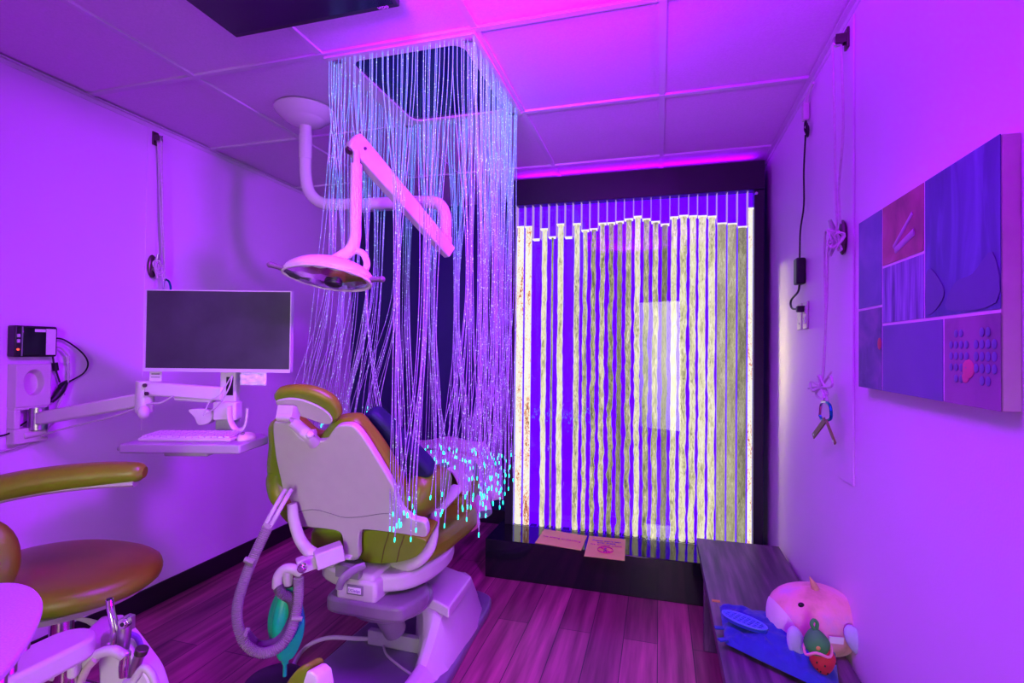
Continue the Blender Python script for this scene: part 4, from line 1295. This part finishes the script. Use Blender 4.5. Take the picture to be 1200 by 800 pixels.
mb = MB().grid(pil(True), 36, 28)
mb2 = MB().grid(pil(False), 36, 28)
mb.add(mb2.v, [tuple(reversed(f)) for f in mb2.f])
build('cover', mb, M['bluefab'], t)
build('corner_tab', MB().box(c00 + V((-.008, .0, .02)), (.03, .02, .006), Matrix.Rotation(.5, 3, 'Z')).box(c00 + V((-.012, .07, .022)), (.03, .018, .006), Matrix.Rotation(.2, 3, 'Z')), M['bluefab'], t, bevel=.002)
build('care_label', MB().box(c01 + V((-.012, .0, .024)), (.028, .014, .003)), M['gold'], t)

t = thing('waffle_fidget', 'oval blue waffle fidget toy lying on the blue pillow', 'fidget toy', atZ(872, 727, .43))
wc_ = atZ(872, 726, .432)
wa = (atZ(898, 737, .432) - atZ(847, 716, .432)); wa.z = 0; wl_ = wa.length / 2; wa.normalize(); wb = V((-wa.y, wa.x, 0))
tiltz = V((0, 0, 1))
wo = [wc_ + wa * wl_ * math.cos(a) + wb * .032 * math.sin(a) for a in [2 * PI * k / 36 for k in range(36)]]
build('body', MB().prism([p - V((0, 0, .014)) for p in wo], (0, 0, .012)), M['bluesil'], t, bevel=.003)
wg = MB().tube([p for p in wo], .0032, 6, closed=True)
for k in range(-4, 5):
    x_ = wl_ * k / 4.6
    hw2 = .032 * math.sqrt(max(0, 1 - (x_ / wl_) ** 2))
    wg.tube([wc_ + wa * x_ - wb * hw2, wc_ + wa * x_ + wb * hw2], .0017, 6)
for k in (-2, -1, 0, 1, 2):
    y_ = .032 * k / 2.8
    hl2 = wl_ * math.sqrt(max(0, 1 - (y_ / .032) ** 2))
    wg.tube([wc_ - wa * hl2 + wb * y_, wc_ + wa * hl2 + wb * y_], .0017, 6)
build('waffle_grid', wg, M['bluepale'], t)

# narwhal-like plush
PF = 1.68
pc = atF(953, 724, 1.72)
t = thing('plush_narwhal', 'round pink plush narwhal with small horn lying on blue pillow', 'plush toy', V((pc.x, pc.y, .41)))
Rp = Matrix((RT, V((FW.x, FW.y, 0)).normalized(), V((0, 0, 1)))).transposed()
Rp = Rp @ Matrix.Rotation(math.radians(6), 3, 'Y')


def plushfn(p):
    q = V(p)
    q = V((math.copysign(abs(q.x) ** .78, q.x), math.copysign(abs(q.y) ** .85, q.y), math.copysign(abs(q.z) ** .85, q.z)))
    q.z *= 1 - .10 * max(0, -q.x)
    return q


def plush_mat():
    m = mat('pink_dyed_plush', (.8, .3, .4), .9, bump=.5, bscale=120, sheen=.4)
    nt = m.node_tree; b = nt.nodes['Principled BSDF']
    mp = mapped(nt, (1, 1, 1))
    nz = nt.nodes.new('ShaderNodeTexNoise'); nz.inputs['Scale'].default_value = 11; nz.inputs['Detail'].default_value = 4
    nt.links.new(mp.outputs[0], nz.inputs['Vector'])
    r = ramp(nt, [(.32, (.62, .30, .24)), (.45, (.80, .36, .36)), (.55, (.84, .34, .48)), (.7, (.66, .34, .62))])
    nt.links.new(nz.outputs['Fac'], r.inputs['Fac']); nt.links.new(r.outputs['Color'], b.inputs['Base Color'])
    return m


pr = (.142, .105, .108)
body = build('body', MB().ell(pc, pr, Rp, 40, 24, plushfn), plush_mat(), t)
# pale belly/face patch: a second shell over the left end
bp2 = MB(); seg = 28; vs = []; fs = []
for i in range(11):
    th = (i / 10) * 1.02
    for k in range(seg):
        a = 2 * PI * k / seg
        q = V((-math.cos(th), math.sin(th) * math.cos(a), math.sin(th) * math.sin(a)))
        q = Matrix.Rotation(-.62, 3, 'Y') @ q
        q = plushfn(q)
        q = V((q.x * pr[0], q.y * pr[1], q.z * pr[2])) * 1.012
        vs.append(pc + Rp @ q)
for i in range(10):
    for k in range(seg):
        l = (k + 1) % seg
        fs.append((i * seg + k, i * seg + l, (i + 1) * seg + l, (i + 1) * seg + k))
build('face_patch', bp2.add(vs, fs), M['bellyfur'], t)


def psurf(x, y, z, k=1.0):
    q = plushfn(V((x, y, z)).normalized())
    return pc + Rp @ V((q.x * pr[0] * k, q.y * pr[1] * k, q.z * pr[2] * k))


hb_ = psurf(-.06, -.15, .98, .98)
build('horn', MB().tube([hb_, hb_ + V((-.006, .0, .016)), hb_ + V((-.018, .0, .040))], [.013, .010, .001], 12), M['horn'], t)
ey = psurf(-.62, -.70, .74, 1.0)
build('eye', MB().ell(ey, (.010, .006, .008), Rp), M['blackgloss'], t)
for px, py, f_, an in ((933, 753, 1.57, -.35), (1002, 750, 1.60, -.6)):
    fc_ = atF(px, py, f_)
    build('flipper', MB().ell(fc_, (.026, .016, .052), Rp @ Matrix.Rotation(an, 3, 'Y')), M['finfur'], t)
build('tail_fin', MB().ell(psurf(1, .1, -.1, 1.0) + V((0, .02, -.01)), (.03, .02, .05), Rp @ Matrix.Rotation(-.3, 3, 'Y')), M['bellyfur'], t)
lb_ = atF(980, 750, 1.595)
build('care_tag', MB().box(lb_, (.045, .003, .020), Rp), M['paper'], t)
# strawberry / melon toy
sc0 = atF(963, 772, 1.50)
t = thing('strawberry_toy', 'red and green fruit plush toy leaning on the pink plush', 'plush toy', sc0)
Rs = Rp @ Matrix.Rotation(math.radians(-14), 3, 'Y')


def berry(p):
    q = V(p)
    w = 1 - .30 * max(0, -q.z) if q.z < 0 else 1 - .18 * q.z
    return V((q.x * w, q.y * w, q.z))


build('fruit', MB().ell(atF(964, 772, 1.50), (.036, .028, .046), Rs, 28, 18, berry), M['red'], t, label='red felt fruit with black seeds')
sd_ = MB()
for i in range(9):
    a, z = random.uniform(-1.1, 1.1), -.7 + .16 * i
    rr_ = math.sqrt(1 - z * z)
    q = berry(V((math.sin(a) * rr_, -math.cos(a) * rr_, z)))
    if q.z > .25: continue
    sd_.ell(atF(964, 772, 1.50) + Rs @ V((q.x * .036, q.y * .0285, q.z * .046)), (.0028, .0018, .0035), Rs, 8, 6)
build('seeds', sd_, M['black'], t)
gc = atF(957, 752, 1.50)
build('leaf_cap', MB().ell(gc, (.035, .031, .038), Rs, 24, 14, lambda p: V((p.x * (1 - .35 * max(0, p.z)), p.y, p.z))), M['green'], t)
build('cap_trim', MB().tube([gc + Rs @ V((.036 * math.cos(a), .031 * math.sin(a), -.022 + .008 * math.cos(3 * a))) for a in [2 * PI * k / 24 for k in range(24)]], .004, 8, closed=True), M['pinkfelt'], t)
build('emblem', MB().ell(gc + Rs @ V((-.012, -.0285, .0)), (.007, .003, .006), Rs, 10, 8), M['gold'], t)
build('stem_loop', MB().tube([gc + Rs @ V((0, 0, .034)), gc + Rs @ V((-.008, 0, .052)), gc + Rs @ V((.0, 0, .064)), gc + Rs @ V((.009, 0, .054)), gc + Rs @ V((.004, 0, .034))], .005, 8, smooth=4), M['green'], t)

# ================================================================== wall canvas
t = thing('canvas_picture', 'large collage canvas of dim violet photographs on right wall', 'picture', (XR, 1.41, 1.46))
CY0, CY1, CZ0, CZ1, CXF = 1.08, 1.735, 1.222, 1.700, XR - .028
build('canvas', MB().span((CXF, CY0, CZ0), (XR, CY1, CZ1)), M['canvasside'], t, bevel=.002)
build('border', MB().span((CXF - .001, CY0 + .002, CZ0 + .002), (CXF + .001, CY1 - .002, CZ1 - .002)), M['canvasline'], t)
pm = {
    'dusk': canvas_mat('print_dusk', [(.06, .04, .16), (.12, .08, .30), (.20, .12, .40)], (6, 6, 5)),
    'dusk2': canvas_mat('print_night', [(.05, .03, .14), (.14, .07, .26), (.26, .10, .34)], (9, 9, 12)),
    'rose': canvas_mat('print_rose', [(.18, .03, .10), (.34, .05, .16), (.42, .10, .24)], (8, 8, 8)),
    'strands': canvas_mat('print_strands', [(.06, .03, .16), (.22, .12, .42), (.38, .25, .60)], (6, 60, 5)),
    'room': canvas_mat('print_room', [(.04, .025, .16), (.08, .04, .26), (.16, .10, .46)], (4, 14, 3)),
    'plain': canvas_mat('print_plain', [(.11, .06, .26), (.16, .08, .32)], (4, 4, 4)),
    'toys': canvas_mat('print_toys', [(.16, .05, .18), (.26, .08, .26), (.30, .10, .30)], (6, 6, 6)),
}
gp = .0035
panels = [(1.57, CY1, 1.445, CZ1, 'dusk'), (1.57, CY1, CZ0, 1.445, 'dusk2'), (1.345, 1.57, 1.545, CZ1, 'rose'), (1.345, 1.57, 1.395, 1.545, 'strands'),
          (CY0, 1.345, 1.395, CZ1, 'room'), (1.265, 1.57, CZ0, 1.395, 'plain'), (CY0, 1.265, CZ0, 1.395, 'toys')]
for a, b, c_, d_, k_ in panels:
    po_ = build('photo_print', MB().span((CXF - .0022, a + (0 if a == CY0 else gp), c_ + (0 if c_ == CZ0 else gp)), (CXF - .001, b - (0 if b == CY1 else gp), d_ - (0 if d_ == CZ1 else gp))), pm[k_], t)
    if k_ == 'rose':
        build('pen_shape', MB().tube([V((CXF - .003, 1.50, 1.585)), V((CXF - .003, 1.40, 1.645))], .006, 8, flat=.2).tube([V((CXF - .003, 1.49, 1.575)), V((CXF - .003, 1.39, 1.60))], .009, 8, flat=.2), mat('print_lilac', (.40, .22, .42), .6), po_)
    if k_ == 'toys':
        dots = MB()
        for i in range(5):
            for j in range(4):
                yy, zz = 1.235 - .018 * j, 1.36 - .022 * i
                if (i in (0, 4)) and j in (0, 3): continue
                dots.ell((CXF - .003, yy, zz), (.001, .007, .008), None, 10, 6)
                dots.ell((CXF - .003, yy - .085, zz), (.001, .0075, .009), None, 10, 6)
        build('popper_shape', dots, mat('print_violet', (.14, .09, .32), .6), po_)
        build('toy_shape', MB().ell((CXF - .003, 1.175, 1.292), (.001, .02, .018)).ell((CXF - .003, 1.185, 1.275), (.001, .012, .01)), mat('print_red', (.55, .05, .2), .6), po_)
    if k_ == 'room':
        build('chair_shape', MB().prism(catmull([V((CXF - .003, y, z)) for y, z in ((1.335, 1.41), (1.29, 1.415), (1.26, 1.45), (1.31, 1.50), (1.335, 1.49))], 4, True), (-.0006, 0, 0))
              .prism(catmull([V((CXF - .003, y, z)) for y, z in ((1.09, 1.41), (1.25, 1.41), (1.22, 1.46), (1.16, 1.47), (1.10, 1.5))], 4, True), (-.0006, 0, 0)), mat('print_dark_violet', (.10, .05, .24), .6), po_)
    if k_ == 'dusk2':
        build('blossom_shape', MB().ell((CXF - .003, 1.585, 1.345), (.001, .012, .016)), mat('print_crimson', (.5, .03, .10), .6), po_)


# ================================================================== pulleys, cleats and cords
def pulley(name_side, X, s, Y, Z, label):
    """small swivel pulley screwed to the batten; s points into the room"""
    tt = thing('wall_pulley', label, 'pulley', (X, Y, Z))
    build('plate', MB().span((min(X, X + s * .008), Y - .016, Z - .034), (max(X, X + s * .008), Y + .016, Z + .034)), M['bronze'], tt, bevel=.003)
    build('wheel', MB().tube([V((X + s * .03, Y - .007, Z - .004)), V((X + s * .03, Y + .007, Z - .004))], .018, 18), M['steel'], tt, bevel=.003)
    build('cheek', MB().box((X + s * .022, Y - .011, Z), (.034, .003, .03)).box((X + s * .022, Y + .011, Z), (.034, .003, .03)), M['bronze'], tt, bevel=.001)
    return tt


def cleat(X, s, Y, Z, label):
    tt = thing('cord_cleat', label, 'cleat', (X, Y, Z))
    build('base', MB().ell((X + s * .008, Y, Z), (.012, .026, .058)), M['bronze'], tt)
    build('horns', MB().tube([V((X + s * .045, Y, Z + .06)), V((X + s * .035, Y, Z + .02)), V((X + s * .035, Y, Z - .02)), V((X + s * .045, Y, Z - .06))], [.006, .010, .010, .006], 12, smooth=4)
          .tube([V((X, Y, Z + .018)), V((X + s * .035, Y, Z + .018))], .009, 10).tube([V((X, Y, Z - .018)), V((X + s * .035, Y, Z - .018))], .009, 10), M['steel'], tt)
    return tt


BXR = XR - .006
BXL = XL + .006
pulley('r', BXR, -1, 1.905, 2.345, 'small dark pulley high on right wall near ceiling')
cleat(BXR, -1, 1.93, 1.70, 'metal cord cleat on right wall, left of the canvas')
pulley('l', BXL, 1, 1.99, 2.36, 'small dark pulley high on left wall near ceiling')
cleat(BXL, 1, 1.985, 1.715, 'metal cord cleat on left wall above the monitor')


def rw(px, py, off=.055): return atX(px, py, XR - off)


t = thing('pull_cord', 'long white pull cord with bow hanging on right wall', 'cord', (BXR - .03, 1.93, 2.33))
build('cord', MB().tube([V((BXR - .045, 1.905, 2.335)), rw(978, 150), rw(979, 220), rw(981, 262), rw(979, 272)], .0035, 6, smooth=5)
      .tube([V((BXR - .02, 1.905, 2.335)), rw(988, 150, .03), rw(983, 220, .03), rw(985, 262, .035)], .0035, 6, smooth=5), M['rope'], t)
kno = MB()
rk = random.Random(5)
for k in range(4):
    c_ = rw(975 + 3 * k, 276 + rk.uniform(-8, 8), .05)
    kno.tube([c_ + V((0, .02 * math.cos(a), .028 * math.sin(a))) + V((.01 * math.sin(2 * a + k), 0, 0)) for a in [2 * PI * q / 14 for q in range(14)]], .0035, 6, closed=True)
build('cord_wrap', kno, M['rope'], t)
build('hanging_loop', MB().tube([rw(975, 282), rw(968, 270), rw(966, 300), rw(967, 350), rw(967, 400), rw(965, 438), rw(963, 452)], .0035, 6, smooth=5)
      .tube([rw(973, 284), rw(970, 300), rw(969, 350), rw(966, 410), rw(963, 452)], .0035, 6, smooth=5), M['rope'], t)
bow = MB()
for (ax, ay), (bx2, by2) in (((950, 447), (952, 458)), ((972, 440), (975, 452)), ((956, 462), (966, 468)), ((970, 462), (960, 440))):
    bow.tube([rw(962, 453), rw(ax, ay, .05), rw(bx2, by2, .06), rw(962, 454)], .004, 6, smooth=5)
for ax, ay in ((947, 455), (974, 436), (958, 440), (970, 470)):
    bow.tube([rw(962, 453), rw((962 + ax) / 2 + 1, (453 + ay) / 2 - 1, .05), rw(ax, ay, .055)], [.005, .004, .003], 6, smooth=4)
build('bow', bow, M['rope'], t)
t = thing('carabiner', 'teal carabiner clipped below bow on right wall cord', 'carabiner', rw(966, 482))
cr = [rw(962, 476), rw(964, 471), rw(969, 471), rw(973, 476), rw(974, 488), rw(971, 492), rw(964, 492), rw(961, 487)]
build('frame', MB().tube(cr[2:] + [cr[7]], .005, 8, smooth=5), M['tealmetal'], t)
build('gate', MB().tube([cr[7], cr[0], cr[1], cr[2]], .0045, 8, smooth=3), M['chrome'], t)
for ends, lab in ((((967, 492), (953, 511)), 'short olive strap tag hanging left from carabiner'), (((968, 492), (979, 520)), 'long olive strap tag hanging right from carabiner')):
    p, q = rw(*ends[0], .06), rw(*ends[1], .045)
    tt = thing('hanging_strap_tag', lab, 'tag', p)
    dd = q - p
    build('strap', MB().box((p + q) / 2, (dd.length, .020, .005), axes(dd, V((0, 1, 0)))), M['brass'], tt, bevel=.002)
    build('eyelet', MB().tube([q - dd * .12 + V((-.004, 0, 0)), q - dd * .12 + V((.004, 0, 0))], .0045, 10), M['chrome'], tt)


def lw(px, py, off=.055): return atX(px, py, XL + off)


t = thing('pull_cord', 'white pull cord hanging down left wall behind the monitor', 'cord', (BXL + .03, 1.99, 2.34))
build('cord', MB().tube([V((BXL + .045, 1.99, 2.345)), lw(190, 210), lw(191, 260), lw(193, 300), lw(193, 325)], .004, 6, smooth=5)
      .tube([V((BXL + .02, 1.99, 2.345)), lw(187, 210, .03), lw(190, 262, .03), lw(192, 310, .04)], .0035, 6, smooth=5), M['rope'], t)
kno = MB()
for k in range(3):
    c_ = lw(184 + 2 * k, 312 + 2 * k, .055)
    kno.tube([c_ + V((.008 * math.sin(2 * a + k), .018 * math.cos(a), .03 * math.sin(a))) for a in [2 * PI * q / 14 for q in range(14)]], .0035, 6, closed=True)
kno.tube([lw(184, 322), lw(188, 318), lw(192, 330), lw(190, 345)], .0035, 6, smooth=4)
build('cord_wrap', kno, M['rope'], t)
t = thing('carabiner', 'teal carabiner on left wall cord above the monitor', 'carabiner', lw(194, 334))
cr = [lw(192, 330), lw(194, 327), lw(198, 330), lw(200, 338), lw(198, 345), lw(193, 345), lw(191, 338)]
build('frame', MB().tube(cr[1:6], .005, 8, smooth=5), M['tealmetal'], t)
build('gate', MB().tube([cr[5], cr[6], cr[0], cr[1]], .0045, 8, smooth=4), M['chrome'], t)

# power adapter, cable and outlet on the right wall
t = thing('power_adapter', 'black power adapter brick with cables on right wall', 'power adapter', (XR, 2.44, 1.66))
bk_ = atX(937, 318, XR - .02)
build('brick', MB().box((XR - .02, bk_.y, bk_.z), (.036, .056, .112)), M['black'], t, bevel=.006)
build('cable', MB().tube([V((XR - .02, bk_.y, bk_.z + .055)), rw(938, 270, .014), rw(942, 240, .014), rw(942, 200, .014), rw(944, 158, .018)], .0035, 6, smooth=5), M['black'], t)
kk = MB()
for k in range(3):
    c_ = rw(944, 148 + 3 * k, .022)
    kk.tube([c_ + V((.004 * k, .014 * math.cos(a), .022 * math.sin(a))) for a in [2 * PI * q / 12 for q in range(12)]], .0035, 6, closed=True)
build('cable_coil', kk, M['black'], t)
build('cable', MB().tube([V((XR - .02, bk_.y, bk_.z - .055)), rw(935, 342, .02), rw(927, 352, .025), rw(928, 361, .03), rw(936, 362, .03)], .0045, 6, smooth=5), M['black'], t)
build('plug', MB().box(rw(938, 362, .022), (.03, .028, .026)), M['black'], t, bevel=.004)
t = thing('driver_box', 'small white driver box hanging from ceiling edge on right wall', 'driver box', rw(945, 128, .02))
build('housing', MB().box(rw(944, 131, .016), (.024, .03, .075)), M['white'], t, bevel=.004)
build('lead', MB().tube([rw(945, 120, .016), rw(948, 108, .016), rw(953, 97, .02)], .006, 8, smooth=4), M['white'], t)
build('lead', MB().tube([rw(944, 140, .016), rw(944, 150, .02)], .004, 6), M['white'], t)
for (yy, nm, lab) in ((2.415, 'power_outlet', 'white power outlet with black plug in it on right wall'), (2.505, 'outlet_cover_plate', 'narrow white cable plate beside the outlet on right wall')):
    zc = 1.475
    t = thing(nm, lab, 'outlet' if nm == 'power_outlet' else 'wall plate', (XR, yy, zc))
    build('plate', MB().span((XR - .008, yy - .035, zc - .058), (XR, yy + .035, zc + .058)), M['white'], t, bevel=.004)
    if nm == 'power_outlet':
        for dz in (.02, -.022):
            build('socket', MB().span((XR - .011, yy - .016, zc + dz - .014), (XR - .008, yy + .016, zc + dz + .014)), M['enamel'], t, bevel=.002)
    else:
        build('screw', MB().tube([V((XR - .010, yy, zc + .03)), V((XR - .007, yy, zc + .03))], .004, 8).tube([V((XR - .010, yy, zc - .03)), V((XR - .007, yy, zc - .03))], .004, 8), M['steel'], t)


# repeats of one kind share a group
GROUPS = {'notice_card': 'notice cards on the plinth', 'wall_pulley': 'cord pulleys on the walls', 'cord_cleat': 'cord cleats on the walls',
          'pull_cord': 'pull cords on the walls', 'carabiner': 'carabiners on the cords', 'hanging_strap_tag': 'strap tags on the carabiner',
          'suction_handpiece': 'handpieces in the holder', 'evacuator_handpiece': 'handpieces in the holder',
          'air_water_syringe': 'handpieces in the holder', 'slow_handpiece': 'handpieces in the holder',
          'assistant_stool': 'stools at the left edge', 'operator_stool': 'stools at the left edge'}
for o in list(COL.objects):
    if o.parent is None and 'label' in o:
        k = o.name.split('.')[0]
        if k in GROUPS: o['group'] = GROUPS[k]

# ================================================================== light
def area(name, loc, target, sx, sy, col, power, spread=180):
    l = bpy.data.lights.new(name, 'AREA'); l.shape = 'RECTANGLE'; l.size = sx; l.size_y = sy
    l.color = col; l.energy = power; l.spread = math.radians(spread)
    o = bpy.data.objects.new(name, l); COL.objects.link(o)
    o.location = loc
    o.rotation_euler = (V(target) - V(loc)).to_track_quat('-Z', 'Y').to_euler()
    return o


PUR = (0.38, 0.0, 1.0)
# purple led strip lying on top of the bubble wall header, washing the ceiling
area('header_led_strip', (-.19, 3.2, HZ1 + .006), (-.19, 3.0, HC + .3), 1.4, .08, (.30, 0, 1), 3)
# added unseen purple fill lamps, none of them fixtures of the room
area('purple_fill_right', (.54, .9, 2.36), (-2.4, 3.2, 1.35), .3, .3, PUR, 52, 86)  # added fill for the left wall
area('purple_fill_top', (-.6, 1.15, HC - .05), (-.6, 1.15, 0), .8, .3, PUR, 31, 130)  # added overhead fill, no such panel in the ceiling
area('purple_fill_up', (-.40, .3, 1.9), (-.30, 1.1, 2.7), .4, .2, PUR, 44, 90)  # added fill for the ceiling
area('purple_fill_low', (.188, 1.05, .26), (-.9, 1.05, .2), 1.0, .05, PUR, 8, 150)  # added low fill for floor and chair base, not part of the bench
# added warm fill grazing the right wall in front of the panel's edge, no fixture
area('warm_glow_fill', (.5535, 3.128, 1.02), (.5535 + .114, 2.128, 1.02), .006, 1.5, (1.0, .88, .36), .10, 12.5)
# white light through the doorway behind the camera, plus added aimed fills
area('doorway_light', (0, YF - .12, 1.05), (0, 1, 1.05), .64, 1.95, (1.0, .90, .82), .7)
area('aimed_white_fill', (0, YF - .15, 1.1), (-1.25, 1.7, .95), .62, 1.9, (1.0, .93, .82), 6, 50)  # added narrow fill aimed at the dental chair
area('aimed_white_fill', (0, YF - .15, 1.5), (.47, 1.75, .40), .4, .8, (1.0, .93, .84), .8, 26)  # added narrow fill aimed at the toys on the bench

w = bpy.data.worlds.new('world'); scene.world = w
w.use_nodes = True
w.node_tree.nodes['Background'].inputs['Color'].default_value = (.02, .0, .05, 1)
w.node_tree.nodes['Background'].inputs['Strength'].default_value = 0.3
vs_ = scene.view_settings
vs_.view_transform = 'Standard'; vs_.look = 'None'; vs_.exposure = 0; vs_.gamma = 1
vs_.use_curve_mapping = False
scene.cycles.use_denoising = True
scene.cycles.max_bounces = 8
